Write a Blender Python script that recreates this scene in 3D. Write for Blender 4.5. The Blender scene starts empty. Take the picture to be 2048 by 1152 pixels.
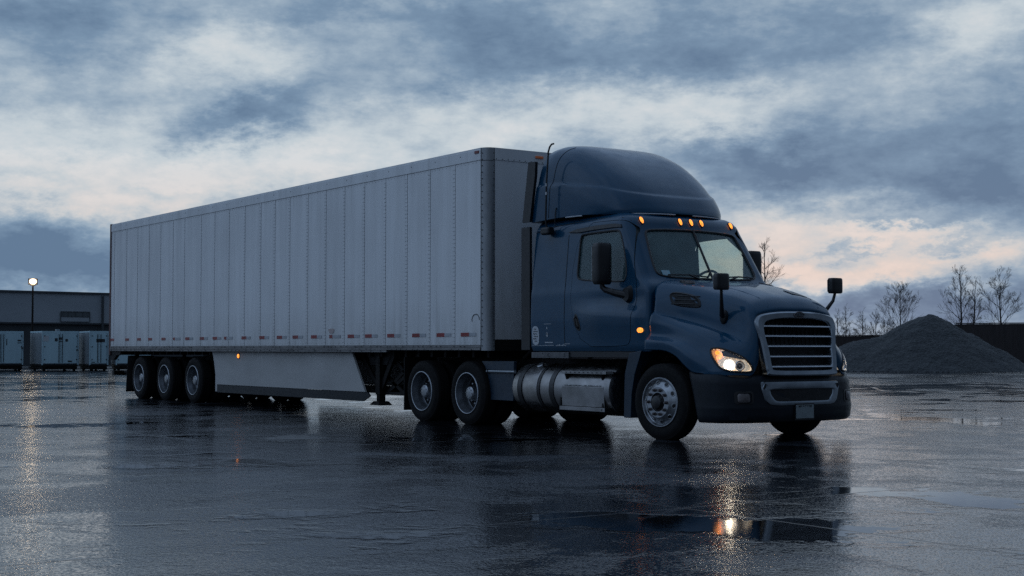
import bpy, bmesh, math, random
from mathutils import Vector, Matrix, noise
from mathutils.bvhtree import BVHTree
rad = math.radians
random.seed(11)
sc = bpy.context.scene
COL = sc.collection
PI = math.pi

# ------------------------------------------------------------------ camera
CAM = Vector((17.3056, -12.9293, 1.1364)); YAW = 2.53160810; PIT = 0.0424794; FPX = 2843.55
FW = Vector((math.cos(YAW)*math.cos(PIT), math.sin(YAW)*math.cos(PIT), math.sin(PIT)))
RT = Vector((math.sin(YAW), -math.cos(YAW), 0)); UP = RT.cross(FW)
cam = bpy.data.cameras.new('camera'); camo = bpy.data.objects.new('camera', cam); COL.objects.link(camo)
cam.sensor_width = 36; cam.lens = FPX/2048*36; cam.clip_end = 6000; cam.clip_start = .1
m = Matrix((RT, UP, -FW)).transposed().to_4x4(); m.translation = CAM; camo.matrix_world = m
sc.camera = camo
sc.render.resolution_x, sc.render.resolution_y = 1024, 576

def place(x, y, depth):                 # a point of the yard seen at that pixel at that distance
    d = FW + RT*((x-1024)/FPX) + UP*((576-y)/FPX)
    return CAM + d*depth
def ground_at(x, depth):
    p = place(x, 697, depth); return Vector((p.x, p.y, 0))

# ------------------------------------------------------------------ materials
def new_mat(name):
    m = bpy.data.materials.new(name); m.use_nodes = True
    nt = m.node_tree; b = nt.nodes['Principled BSDF']
    return m, nt, b
def N(nt, t, **kw):
    n = nt.nodes.new(t)
    for k, v in kw.items():
        if k in n.inputs.keys() if isinstance(k, str) else False: n.inputs[k].default_value = v
        else: setattr(n, k, v)
    return n
def math_node(nt, op, a, b=None, c=None, clamp=False):
    n = nt.nodes.new('ShaderNodeMath'); n.operation = op; n.use_clamp = clamp
    for i, v in enumerate((a, b, c)):
        if v is None: continue
        if isinstance(v, (int, float)): n.inputs[i].default_value = v
        else: nt.links.new(v, n.inputs[i])
    return n.outputs[0]
def vec_node(nt, op, a, b=None):
    n = nt.nodes.new('ShaderNodeVectorMath'); n.operation = op
    for i, v in enumerate((a, b)):
        if v is None: continue
        if isinstance(v, (tuple, list, Vector)): n.inputs[i].default_value = v
        else: nt.links.new(v, n.inputs[i])
    return n.outputs['Value'] if op in ('DOT_PRODUCT', 'LENGTH') else n.outputs[0]
def noise_tex(nt, vec, scale, detail=4, rough=.55, dist=0):
    n = nt.nodes.new('ShaderNodeTexNoise'); n.inputs['Scale'].default_value = scale
    n.inputs['Detail'].default_value = detail; n.inputs['Roughness'].default_value = rough
    n.inputs['Distortion'].default_value = dist
    if vec is not None: nt.links.new(vec, n.inputs['Vector'])
    return n.outputs['Fac']
def ramp(nt, fac, stops):
    n = nt.nodes.new('ShaderNodeValToRGB'); e = n.color_ramp.elements
    while len(e) < len(stops): e.new(.5)
    for el, (p, c) in zip(e, stops):
        el.position = p; el.color = (c[0], c[1], c[2], 1) if isinstance(c, (tuple, list)) else (c, c, c, 1)
    nt.links.new(fac, n.inputs['Fac']); return n.outputs['Color']
def mix_col(nt, fac, a, b, blend='MIX'):
    n = nt.nodes.new('ShaderNodeMix'); n.data_type = 'RGBA'; n.blend_type = blend
    for idx, v in ((0, fac), (6, a), (7, b)):
        if isinstance(v, (int, float)): n.inputs[idx].default_value = v
        elif isinstance(v, (tuple, list)): n.inputs[idx].default_value = (v[0], v[1], v[2], 1)
        else: nt.links.new(v, n.inputs[idx])
    return n.outputs[2]
def remap(nt, v, a, b, c=0., d=1.):
    n = nt.nodes.new('ShaderNodeMapRange'); n.clamp = True
    for i, x in enumerate((a, b, c, d)): n.inputs[i+1].default_value = x
    nt.links.new(v, n.inputs[0]); return n.outputs[0]
def objvec(nt, scale=(1, 1, 1)):
    tc = nt.nodes.new('ShaderNodeTexCoord'); mp = nt.nodes.new('ShaderNodeMapping')
    mp.inputs['Scale'].default_value = scale; nt.links.new(tc.outputs['Object'], mp.inputs['Vector'])
    return mp.outputs[0]

def pmat(name, c1, c2=None, rough=.5, rvar=.12, metal=0., scale=4., stretch=(1, 1, 1), bump=0., bscale=60., coat=0., spec=.5):
    m, nt, b = new_mat(name)
    v = objvec(nt, stretch); f = noise_tex(nt, v, scale, 5, .6)
    c2 = c2 or tuple(x*.7 for x in c1)
    nt.links.new(mix_col(nt, remap(nt, f, .32, .68), c2, c1), b.inputs['Base Color'])
    g = noise_tex(nt, v, scale*3.1, 4, .6)
    nt.links.new(remap(nt, g, .3, .7, max(.03, rough-rvar), min(1, rough+rvar)), b.inputs['Roughness'])
    b.inputs['Metallic'].default_value = metal
    b.inputs['Specular IOR Level'].default_value = spec
    if coat:
        b.inputs['Coat Weight'].default_value = coat; b.inputs['Coat Roughness'].default_value = .04
    if bump:
        bp = nt.nodes.new('ShaderNodeBump'); bp.inputs['Strength'].default_value = bump; bp.inputs['Distance'].default_value = .01
        nt.links.new(noise_tex(nt, objvec(nt), bscale, 3, .6), bp.inputs['Height']); nt.links.new(bp.outputs[0], b.inputs['Normal'])
    return m
def emat(name, col, strength):
    m, nt, b = new_mat(name)
    v = objvec(nt); f = noise_tex(nt, v, 60, 2)
    b.inputs['Base Color'].default_value = (*col, 1); b.inputs['Emission Color'].default_value = (*col, 1)
    nt.links.new(remap(nt, f, .35, .65, strength*.55, strength*1.25), b.inputs['Emission Strength'])
    b.inputs['Roughness'].default_value = .25
    return m
def glass_mat(name, tint, film_sheen=.10):
    m, nt, b = new_mat(name); nt.nodes.remove(b)
    tr = nt.nodes.new('ShaderNodeBsdfTransparent'); tr.inputs[0].default_value = (*tint, 1)
    gl = nt.nodes.new('ShaderNodeBsdfGlossy'); gl.inputs['Roughness'].default_value = .03
    geo = nt.nodes.new('ShaderNodeNewGeometry')
    cs = math_node(nt, 'ABSOLUTE', vec_node(nt, 'DOT_PRODUCT', geo.outputs['Normal'], geo.outputs['Incoming']))
    fz = math_node(nt, 'MULTIPLY_ADD', math_node(nt, 'POWER', math_node(nt, 'SUBTRACT', 1., cs, clamp=True), 5.), .96, .03)
    v = objvec(nt); g = noise_tex(nt, v, 3, 3); nt.links.new(remap(nt, g, .3, .7, .015, .07), gl.inputs['Roughness'])
    mx = nt.nodes.new('ShaderNodeMixShader'); nt.links.new(fz, mx.inputs[0])
    nt.links.new(tr.outputs[0], mx.inputs[1]); nt.links.new(gl.outputs[0], mx.inputs[2])
    if not film_sheen: nt.links.new(mx.outputs[0], nt.nodes['Material Output'].inputs['Surface']); return m
    df = nt.nodes.new('ShaderNodeBsdfDiffuse'); df.inputs[0].default_value = (.36, .55, .60, 1)  # teal film: window dust plus sky sheen put into the colour
    m2 = nt.nodes.new('ShaderNodeMixShader'); nt.links.new(remap(nt, noise_tex(nt, v, 1.7, 5, .6), .3, .7, film_sheen*.6, film_sheen*1.4), m2.inputs[0])
    nt.links.new(mx.outputs[0], m2.inputs[1]); nt.links.new(df.outputs[0], m2.inputs[2])
    nt.links.new(m2.outputs[0], nt.nodes['Material Output'].inputs['Surface'])
    return m

M = {}
M['paint'] = pmat('blue_paint', (.0012, .049, .104), (.001, .040, .086), rough=.36, rvar=.08, scale=2.2, coat=.5, spec=.2)
M['paint_dull'] = pmat('blue_paint_dull', (.006, .024, .046), (.005, .017, .033), rough=.45, rvar=.1, scale=5)
M['plastic'] = pmat('dark_plastic', (.010, .014, .020), (.007, .010, .014), rough=.42, rvar=.12, scale=9, bump=.08, bscale=120, spec=.2)
M['black'] = pmat('black_plastic', (.010, .010, .012), (.006, .006, .007), rough=.4, rvar=.12, scale=8)
M['rubber'] = pmat('tyre_rubber', (.008, .008, .009), (.013, .0125, .012), rough=.78, rvar=.12, scale=9, bump=.2, bscale=70, spec=.15)
M['flap'] = pmat('flap_rubber', (.007, .007, .008), (.012, .011, .011), rough=.65, scale=6, spec=.2)
M['steel'] = pmat('chassis_steel', (.008, .008, .009), (.014, .012, .011), rough=.65, scale=6, bump=.1, spec=.2)
M['chrome'] = pmat('grille_chrome', (.28, .31, .34), (.20, .225, .25), rough=.28, rvar=.08, metal=1., scale=6)
M['slat'] = pmat('bright_slat', (.62, .65, .69), (.50, .53, .57), rough=.34, rvar=.08, metal=.85, scale=8)
M['alu'] = pmat('wheel_aluminium', (.42, .43, .45), (.26, .27, .28), rough=.34, rvar=.1, metal=1., scale=9)
M['alu_tank'] = pmat('tank_aluminium', (.36, .35, .35), (.22, .215, .21), rough=.32, rvar=.1, metal=1., scale=3, stretch=(1, 3, 1), bump=.05, bscale=30)
M['white_steel'] = pmat('painted_rim_steel', (.20, .215, .24), (.11, .12, .13), rough=.32, rvar=.1, metal=.5, scale=6)
M['interior'] = pmat('cab_lining', (.075, .095, .10), (.055, .07, .075), rough=.8, scale=5)
M['seat'] = pmat('seat_cloth', (.05, .055, .06), (.035, .04, .045), rough=.9, scale=12)
M['glass'] = glass_mat('cab_glass', (.86, .93, .92), .085)
M['lens'] = glass_mat('clear_lens', (.95, .96, .96), 0)
M['reflector'] = pmat('lamp_reflector', (.75, .76, .78), (.55, .56, .58), rough=.22, rvar=.1, metal=1., scale=10)
M['amber'] = emat('amber_lit', (1., .30, .04), 1.9)
M['amber_lens'] = emat('amber_lens', (1., .40, .11), .38)
M['orange_dim'] = emat('orange_lamp', (.8, .2, .06), .02)
M['headlamp'] = emat('headlamp_lit', (1., .87, .68), 14.)
M['headring'] = emat('headlamp_ring', (1., .92, .82), .8)
M['bucket'] = emat('bucket_glow', (1., .86, .68), .30); _b = M['bucket'].node_tree.nodes['Principled BSDF']; _b.inputs['Metallic'].default_value = .9  # housing glows by itself, in place of bulb light falling on it
M['headbowl'] = emat('headlamp_reflector_glow', (1., .92, .82), .22)  # reflector given its own glow for the bulb light it returns
M['headglow'] = emat('headlamp_bowl_glow', (1., .92, .82), .08)  # second bowl, fainter glow standing for lamp light on it
M['red_lens'] = pmat('red_lens', (.18, .012, .012), rough=.3, scale=10)
M['smoke'] = pmat('lamp_smoke', (.16, .14, .14), (.10, .09, .09), rough=.3, scale=10, metal=.5)
M['tape_red'] = pmat('red_tape', (.27, .016, .018), (.16, .014, .016), rough=.45, scale=8)
M['tape_white'] = pmat('white_tape', (.40, .42, .45), (.30, .32, .34), rough=.45, scale=8)
M['decal'] = pmat('white_decal', (.50, .53, .56), (.42, .45, .48), rough=.5, scale=20)
M['decal_dark'] = pmat('decal_ink', (.03, .035, .04), rough=.6, scale=20)
M['sticker'] = pmat('window_sticker', (.24, .45, .52), (.20, .38, .45), rough=.5, scale=20)
M['sill_grey'] = pmat('sill_plate', (.14, .14, .145), (.09, .09, .092), rough=.5, metal=.4, scale=7)
M['rust'] = pmat('rear_frame_paint', (.10, .035, .032), (.055, .026, .024), rough=.6, scale=5)
M['rail_alu'] = pmat('rail_aluminium', (.24, .235, .235), (.13, .125, .125), rough=.5, rvar=.12, metal=.55, scale=3, stretch=(.5, 1, 4), bump=.1)
M['corner_alu'] = pmat('corner_aluminium', (.34, .35, .36), (.22, .23, .24), rough=.42, metal=.6, scale=2.2, stretch=(1, 1, .5))
M['skirt'] = pmat('skirt_panel', (.43, .425, .415), (.34, .335, .325), rough=.55, scale=1.2, stretch=(.6, 1, 1.3))
M['rivet'] = pmat('rivet_grey', (.10, .105, .11), (.07, .072, .075), rough=.5, metal=.3, scale=9)
M['screen'] = pmat('grille_screen', (.006, .006, .007), rough=.7, scale=9)
M['plate'] = pmat('number_plate', (.22, .26, .27), (.17, .2, .21), rough=.45, scale=12)

def trailer_paint():
    m, nt, b = new_mat('trailer_white')
    v = objvec(nt); vs = objvec(nt, (2.2, 1, .16))
    f = noise_tex(nt, vs, 1.6, 6, .65); g = noise_tex(nt, v, .55, 4, .55)
    c = mix_col(nt, remap(nt, f, .38, .72), (.74, .75, .76), (.64, .645, .65))
    c = mix_col(nt, remap(nt, g, .42, .75, 0, .4), c, (.47, .475, .48))
    drip = noise_tex(nt, objvec(nt, (9, 1, .22)), 1.6, 5, .7); c = mix_col(nt, math_node(nt, 'MULTIPLY', remap(nt, drip, .56, .72), .38), c, (.33, .325, .31))
    sp = nt.nodes.new('ShaderNodeTexCoord'); xyz = nt.nodes.new('ShaderNodeSeparateXYZ'); nt.links.new(sp.outputs['Object'], xyz.inputs[0])
    d = noise_tex(nt, objvec(nt, (5, 1, .8)), 1.5, 6, .7)
    h = math_node(nt, 'MULTIPLY', remap(nt, xyz.outputs[2], 1.9, 1.15), remap(nt, d, .35, .65, .15, 1))
    c = mix_col(nt, math_node(nt, 'MULTIPLY', h, .7), c, (.38, .375, .36))
    nt.links.new(c, b.inputs['Base Color'])
    nt.links.new(remap(nt, f, .3, .7, .36, .55), b.inputs['Roughness'])
    bp = nt.nodes.new('ShaderNodeBump'); bp.inputs['Strength'].default_value = .25; bp.inputs['Distance'].default_value = .012
    nt.links.new(noise_tex(nt, objvec(nt, (1.2, 1, .35)), 1.8, 2, .5), bp.inputs['Height']); nt.links.new(bp.outputs[0], b.inputs['Normal'])
    return m
M['trailer'] = trailer_paint()

def tread_plate():
    m, nt, b = new_mat('tread_plate')
    v = objvec(nt); vo = nt.nodes.new('ShaderNodeTexVoronoi'); vo.inputs['Scale'].default_value = 46; nt.links.new(v, vo.inputs['Vector'])
    k = remap(nt, vo.outputs['Distance'], .25, .5)
    nt.links.new(mix_col(nt, k, (.80, .80, .80), (.22, .22, .22)), b.inputs['Base Color'])
    b.inputs['Metallic'].default_value = .9; b.inputs['Roughness'].default_value = .4
    bp = nt.nodes.new('ShaderNodeBump'); bp.invert = True; bp.inputs['Strength'].default_value = .6; bp.inputs['Distance'].default_value = .006
    nt.links.new(k, bp.inputs['Height']); nt.links.new(bp.outputs[0], b.inputs['Normal'])
    return m
M['tread'] = tread_plate()

# ------------------------------------------------------------------ mesh helper
class MB:
    def __init__(s): s.v = []; s.f = []; s.m = []
    def add(s, verts, faces, mi=0):
        o = len(s.v); s.v += [Vector(v) for v in verts]; s.f += [tuple(i+o for i in f) for f in faces]; s.m += [mi]*len(faces); return s
    def box(s, c, d, mi=0, rot=None):
        c = Vector(c); h = Vector(d)/2; vs = []
        for x in (-1, 1):
            for y in (-1, 1):
                for z in (-1, 1):
                    p = Vector((x*h.x, y*h.y, z*h.z)); vs.append(c + (rot @ p if rot else p))
        return s.add(vs, [(0, 1, 3, 2), (4, 6, 7, 5), (0, 4, 5, 1), (2, 3, 7, 6), (0, 2, 6, 4), (1, 5, 7, 3)], mi)
    def span(s, x0, x1, y0, y1, z0, z1, mi=0):
        return s.box(((x0+x1)/2, (y0+y1)/2, (z0+z1)/2), (abs(x1-x0), abs(y1-y0), abs(z1-z0)), mi)
    def bar(s, a, b, w, h, mi=0, up=(0, 0, 1)):
        a = Vector(a); b = Vector(b); d = b-a; L = d.length; d.normalize(); u = Vector(up)
        if abs(d.dot(u)) > .99: u = Vector((1, 0, 0))
        sd = d.cross(u).normalized(); u = sd.cross(d)
        rot = Matrix((d, sd, u)).transposed(); return s.box((a+b)/2, (L, w, h), mi, rot)
    def tube(s, pts, r, n=8, mi=0, closed=False, caps=True):
        pts = [Vector(p) for p in pts]; k = len(pts); rs = r if isinstance(r, (list, tuple)) else [r]*k
        vs = []; fs = []; ref = None
        for i, p in enumerate(pts):
            a = pts[(i-1) % k] if (closed or i > 0) else p; b = pts[(i+1) % k] if (closed or i < k-1) else p
            t = (b-a).normalized() if (b-a).length > 1e-9 else Vector((0, 0, 1))
            if ref is None: ref = Vector((0, 0, 1)) if abs(t.z) < .9 else Vector((1, 0, 0))
            u = t.cross(ref)
            if u.length < 1e-4: u = t.cross(Vector((.3, .7, .6)))
            u.normalize(); w = u.cross(t).normalized(); ref = w
            for j in range(n):
                q = 2*PI*j/n; vs.append(p + (u*math.cos(q) + w*math.sin(q))*rs[i])
        for i in range(k if closed else k-1):
            for j in range(n):
                a = i*n+j; b = i*n+(j+1) % n; c = ((i+1) % k)*n+(j+1) % n; d = ((i+1) % k)*n+j
                fs.append((a, b, c, d))
        if caps and not closed: fs += [tuple(range(n))[::-1], tuple((k-1)*n+j for j in range(n))]
        return s.add(vs, fs, mi)
    def lathe(s, prof, o, axis, n=32, mi=0, closed=False, caps=False):
        o = Vector(o); ax = Vector(axis).normalized(); u = ax.orthogonal().normalized(); w = ax.cross(u); vs = []; fs = []; k = len(prof)
        for a, r in prof:
            for j in range(n):
                q = 2*PI*j/n; vs.append(o + ax*a + (u*math.cos(q)+w*math.sin(q))*r)
        for i in range(k if closed else k-1):
            for j in range(n):
                i2 = (i+1) % k; fs.append((i*n+j, i*n+(j+1) % n, i2*n+(j+1) % n, i2*n+j))
        if caps: fs += [tuple(range(n))[::-1], tuple((k-1)*n+j for j in range(n))]
        return s.add(vs, fs, mi)
    def grid(s, rows, mi=0, cu=False):
        nr = len(rows); nc = len(rows[0]); fs = []
        for i in range(nr-1):
            for j in range(nc if cu else nc-1):
                j2 = (j+1) % nc; fs.append((i*nc+j, i*nc+j2, (i+1)*nc+j2, (i+1)*nc+j))
        return s.add([p for r in rows for p in r], fs, mi)
    def prism(s, loop_a, loop_b, mi=0):       # two matching closed outlines joined into a solid
        n = len(loop_a); fs = [(i, (i+1) % n, n+(i+1) % n, n+i) for i in range(n)]
        fs += [tuple(range(n))[::-1], tuple(range(n, 2*n))]
        return s.add(list(loop_a)+list(loop_b), fs, mi)
    def ring(s, outer, inner, mi=0):
        n = len(outer); return s.add(list(outer)+list(inner), [(i, (i+1) % n, n+(i+1) % n, n+i) for i in range(n)], mi)
    def merge(s, o, mat=None, mi=None):
        return s.add([(mat @ v if mat else v) for v in o.v], o.f, 0) if mi is None else s.add([(mat @ v if mat else v) for v in o.v], o.f, mi)
    def mirrored(s):
        r = MB(); r.v = [Vector((v.x, -v.y, v.z)) for v in s.v]; r.f = [f[::-1] for f in s.f]; r.m = list(s.m); return r
    def bvh(s): return BVHTree.FromPolygons(s.v, s.f)

LOC = {}
def make_mesh(name, mb, mats, origin, angle=35, recalc=True, weld=False):
    me = bpy.data.meshes.new(name); me.from_pydata([v-origin for v in mb.v], [], mb.f)
    for mt in mats: me.materials.append(mt)
    me.polygons.foreach_set('material_index', mb.m)
    if recalc or weld:
        bm = bmesh.new(); bm.from_mesh(me)
        if weld: bmesh.ops.remove_doubles(bm, verts=bm.verts, dist=1e-4)
        if recalc: bmesh.ops.recalc_face_normals(bm, faces=bm.faces)
        bm.to_mesh(me); bm.free()
    if angle is None: me.shade_flat()
    else:
        me.shade_smooth(); me.set_sharp_from_angle(angle=rad(angle))
    me.update(); return me
def part(name, mb, mats, parent=None, origin=None, angle=35, bevel=0, recalc=True, weld=False, label=None, loc=None):
    if not isinstance(mats, (list, tuple)): mats = [mats]
    o0 = LOC[parent.name] if parent else Vector(origin or (0, 0, 0))
    o = bpy.data.objects.new(name, make_mesh(name, mb, mats, o0, angle, recalc, weld)); COL.objects.link(o)
    if parent: o.parent = parent
    else: o.location = o0
    LOC[o.name] = o0
    if bevel:
        md = o.modifiers.new('edge', 'BEVEL'); md.width = bevel; md.segments = 2; md.limit_method = 'ANGLE'; md.angle_limit = rad(40); md.harden_normals = True
    if label: o['label'] = label
    return o
def thing(name, label, cat, loc, group=None):
    o = bpy.data.objects.new(name, None); COL.objects.link(o); o.location = loc; o.empty_display_size = .3
    o['label'] = label; o['category'] = cat
    if group: o['group'] = group
    LOC[o.name] = Vector(loc); return o
def tag(o, label, cat, group=None, kind=None):
    if label: o['label'] = label
    if cat: o['category'] = cat
    if group: o['group'] = group
    if kind: o['kind'] = kind
    return o
def apply_mods(o):
    bpy.context.view_layer.update()
    ev = o.evaluated_get(bpy.context.evaluated_depsgraph_get())
    me = bpy.data.meshes.new_from_object(ev); o.modifiers.clear(); o.data = me
def boolean(o, mb, op='DIFFERENCE'):
    c = part('cutter', mb, [], origin=LOC[o.name], angle=None)
    md = o.modifiers.new('b', 'BOOLEAN'); md.operation = op; md.solver = 'EXACT'; md.object = c
    apply_mods(o); me = c.data; bpy.data.objects.remove(c); bpy.data.meshes.remove(me)
    o.data.shade_smooth(); o.data.set_sharp_from_angle(angle=rad(32))
def chaikin(p, n=2):
    for _ in range(n):
        q = []
        for i in range(len(p)):
            a = Vector(p[i]); b = Vector(p[(i+1) % len(p)]); q += [a*.75+b*.25, a*.25+b*.75]
        p = q
    return p
def lerp_tab(t, x):
    if x <= t[0][0]: return t[0][1]
    for (a, b), (c, d) in zip(t, t[1:]):
        if x <= c: return b + (d-b)*(x-a)/(c-a)
    return t[-1][1]
def cr(p0, p1, p2, p3, t):
    return (p1*2 + (p2-p0)*t + (p0*2-p1*5+p2*4-p3)*t*t + (p1*3-p0-p2*3+p3)*t*t*t)*.5
def spline(pts, k):
    pts = [Vector(p) for p in pts]; out = []
    P = [pts[0]*2-pts[1]] + pts + [pts[-1]*2-pts[-2]]
    for i in range(len(pts)-1):
        for j in range(k): out.append(cr(P[i], P[i+1], P[i+2], P[i+3], j/k))
    out.append(pts[-1]); return out
def patch(net, ku, kv):
    rows = [spline(r, kv) for r in net]
    cols = [spline([r[j] for r in rows], ku) for j in range(len(rows[0]))]
    return [[c[i] for c in cols] for i in range(len(cols[0]))]
def rrect(w, h, r, n=5):
    out = []
    for cx, cy, a0 in ((w/2-r, h/2-r, 0), (-w/2+r, h/2-r, 90), (-w/2+r, -h/2+r, 180), (w/2-r, -h/2+r, 270)):
        for i in range(n+1):
            a = rad(a0+90*i/n); out.append(Vector((cx+r*math.cos(a), cy+r*math.sin(a), 0)))
    return out

# ------------------------------------------------------------------ sky
world = bpy.data.worlds.new('World'); sc.world = world; world.use_nodes = True
nt = world.node_tree; bg = nt.nodes['Background']
SUN_AZ = YAW - rad(14); SUN_EL = rad(1.0)
sky = nt.nodes.new('ShaderNodeTexSky'); sky.sky_type = 'NISHITA'; sky.sun_disc = False
sky.sun_elevation = SUN_EL; sky.sun_rotation = PI/2 - SUN_AZ
tc = nt.nodes.new('ShaderNodeTexCoord'); D = vec_node(nt, 'NORMALIZE', tc.outputs['Generated'])
xyz = nt.nodes.new('ShaderNodeSeparateXYZ'); nt.links.new(D, xyz.inputs[0])
# azimuth (to the right of the sunset) and elevation, in degrees
rx = vec_node(nt, 'DOT_PRODUCT', D, RT); fx = vec_node(nt, 'DOT_PRODUCT', D, Vector((math.cos(YAW), math.sin(YAW), 0)))
az = math_node(nt, 'MULTIPLY', math_node(nt, 'ARCTAN2', rx, fx), 180/PI)
el = math_node(nt, 'MULTIPLY', math_node(nt, 'ARCSINE', xyz.outputs[2]), 180/PI)
cmb = nt.nodes.new('ShaderNodeCombineXYZ'); nt.links.new(az, cmb.inputs[0]); nt.links.new(math_node(nt, 'MULTIPLY', el, 2.0), cmb.inputs[1])
W0 = cmb.outputs[0]
def nz(scale, off, detail=5, rough=.55):
    v = vec_node(nt, 'ADD', W0, off); return noise_tex(nt, v, scale, detail, rough)
w1 = math_node(nt, 'SUBTRACT', nz(.3, (3, 7, 1), 8, .66), .5); w2 = math_node(nt, 'SUBTRACT', nz(.3, (31, 17, 5), 8, .66), .5)
azw = math_node(nt, 'MULTIPLY_ADD', w1, 6.0, az); elw = math_node(nt, 'MULTIPLY_ADD', w2, 3.6, el)
def blob(px, py, sx, sy, amp, tilt=0):
    a0 = math.degrees(math.atan((px-1024)/FPX)); e0 = math.degrees(math.atan((697-py)/FPX))
    sa = sx/FPX*57.3; se = sy/FPX*57.3
    da = math_node(nt, 'SUBTRACT', azw, a0); de = math_node(nt, 'SUBTRACT', elw, e0)
    ct, st = math.cos(rad(tilt)), math.sin(rad(tilt))
    u = math_node(nt, 'ADD', math_node(nt, 'MULTIPLY', da, ct/sa), math_node(nt, 'MULTIPLY', de, st/sa))
    v = math_node(nt, 'ADD', math_node(nt, 'MULTIPLY', da, -st/se), math_node(nt, 'MULTIPLY', de, ct/se))
    r = math_node(nt, 'ADD', math_node(nt, 'MULTIPLY', u, u), math_node(nt, 'MULTIPLY', v, v))
    return math_node(nt, 'MULTIPLY', math_node(nt, 'POWER', 2.718, math_node(nt, 'MULTIPLY', r, -1)), amp)
# brightness of the cloud deck: broken noise plus the large bright and dark banks
val = math_node(nt, 'MULTIPLY_ADD', math_node(nt, 'SUBTRACT', nz(.22, (0, 0, 0), 8, .62), .5), 1.0, .475)
val = math_node(nt, 'MULTIPLY_ADD', math_node(nt, 'SUBTRACT', nz(.75, (9, 4, 2), 6, .58), .5), .42, val)
val = math_node(nt, 'MULTIPLY_ADD', math_node(nt, 'SUBTRACT', nz(2.2, (5, 14, 3), 6, .6), .5), .10, val)
for b in [(430, 120, 190, 60, .36, 8), (150, 400, 300, 70, .36, 0), (640, 330, 380, 50, .40, 8), (800, 215, 230, 40, .16, 10),
          (1150, 215, 330, 60, .34, -2), (1480, 240, 140, 55, .26, 0), (1950, 85, 150, 55, .32, 14), (1640, 470, 260, 60, .50, -6),
          (1900, 500, 160, 40, .28, -6), (1640, 548, 300, 26, .42, -5), (200, 310, 300, 80, .34, 0), (1560, 350, 80, 30, -.12, 0),
          (1000, 250, 90, 30, .12, 0),
          (480, 255, 130, 42, -.52, 20), (150, 130, 110, 40, -.26, 0), (60, 60, 210, 40, -.25, 0), (1330, 110, 430, 75, -.34, 4),
          (1000, 90, 160, 80, -.22, 10), (720, 20, 300, 30, -.20, 0), (1700, 340, 330, 90, -.26, 0), (1960, 290, 180, 120, -.18, 8), (1450, 320, 200, 40, -.22, -3),
          (60, 510, 190, 62, -.52, -14), (200, 560, 260, 40, -.28, 0), (40, 365, 160, 22, -.24, -4), (290, 385, 90, 15, -.20, -2), (110, 310, 150, 18, -.16, 3), (2000, 400, 140, 60, -.25, 0),
          (1700, 620, 420, 34, -.42, 0), (1960, 585, 180, 34, -.35, 0), (1900, 500, 90, 10, -.30, 6), (1720, 500, 120, 9, -.26, 4), (1800, 455, 140, 12, -.30, -4)]:
    val = math_node(nt, 'ADD', val, blob(*b))
# far from the sunset the deck is an even dull overcast
front = remap(nt, fx, .2, .75); low = remap(nt, el, 34., 15.)
fmask = math_node(nt, 'MULTIPLY', front, low)
mixv = nt.nodes.new('ShaderNodeMix'); nt.links.new(fmask, mixv.inputs[0]); mixv.inputs[2].default_value = .42; nt.links.new(val, mixv.inputs[3])
col = ramp(nt, mixv.outputs[0], [(.0, (.122, .198, .31)), (.28, (.195, .292, .415)), (.52, (.335, .43, .53)), (.78, (.55, .62, .67)), (1., (.68, .705, .725))])
warm = math_node(nt, 'MULTIPLY', math_node(nt, 'MULTIPLY', remap(nt, el, 7.5, 3.), remap(nt, el, 1.3, 2.8)), math_node(nt, 'MULTIPLY', front, remap(nt, mixv.outputs[0], .5, .9)))
col = mix_col(nt, math_node(nt, 'MULTIPLY', warm, .9), col, mix_col(nt, 1.0, col, (1.19, .94, .82), 'MULTIPLY'))
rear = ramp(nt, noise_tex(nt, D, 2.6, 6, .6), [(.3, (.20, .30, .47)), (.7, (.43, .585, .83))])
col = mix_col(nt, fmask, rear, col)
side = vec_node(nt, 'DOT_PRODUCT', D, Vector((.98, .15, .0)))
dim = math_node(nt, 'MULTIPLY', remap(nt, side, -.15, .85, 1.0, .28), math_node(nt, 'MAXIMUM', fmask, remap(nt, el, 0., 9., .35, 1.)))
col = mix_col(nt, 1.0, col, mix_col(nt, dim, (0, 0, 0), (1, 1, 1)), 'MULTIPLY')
col10 = mix_col(nt, 1.0, col, (10, 10, 10), 'MULTIPLY'); 
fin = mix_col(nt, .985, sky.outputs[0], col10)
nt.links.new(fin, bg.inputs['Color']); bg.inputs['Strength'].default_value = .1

sun = bpy.data.lights.new('sun', 'SUN'); sun.energy = .02; sun.angle = rad(40); sun.color = (1, .86, .74)
suno = bpy.data.objects.new('sun', sun); COL.objects.link(suno)
sd = Vector((math.cos(SUN_AZ)*math.cos(rad(5)), math.sin(SUN_AZ)*math.cos(rad(5)), math.sin(rad(5))))
suno.rotation_euler = sd.to_track_quat('Z', 'Y').to_euler()

sc.view_settings.view_transform = 'Standard'; sc.view_settings.look = 'None'; sc.view_settings.gamma = 1
sc.view_settings.exposure = 0
sc.cycles.use_denoising = False
sc.cycles.max_bounces = 8; sc.cycles.sample_clamp_indirect = 3; sc.cycles.sample_clamp_direct = 6

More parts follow.
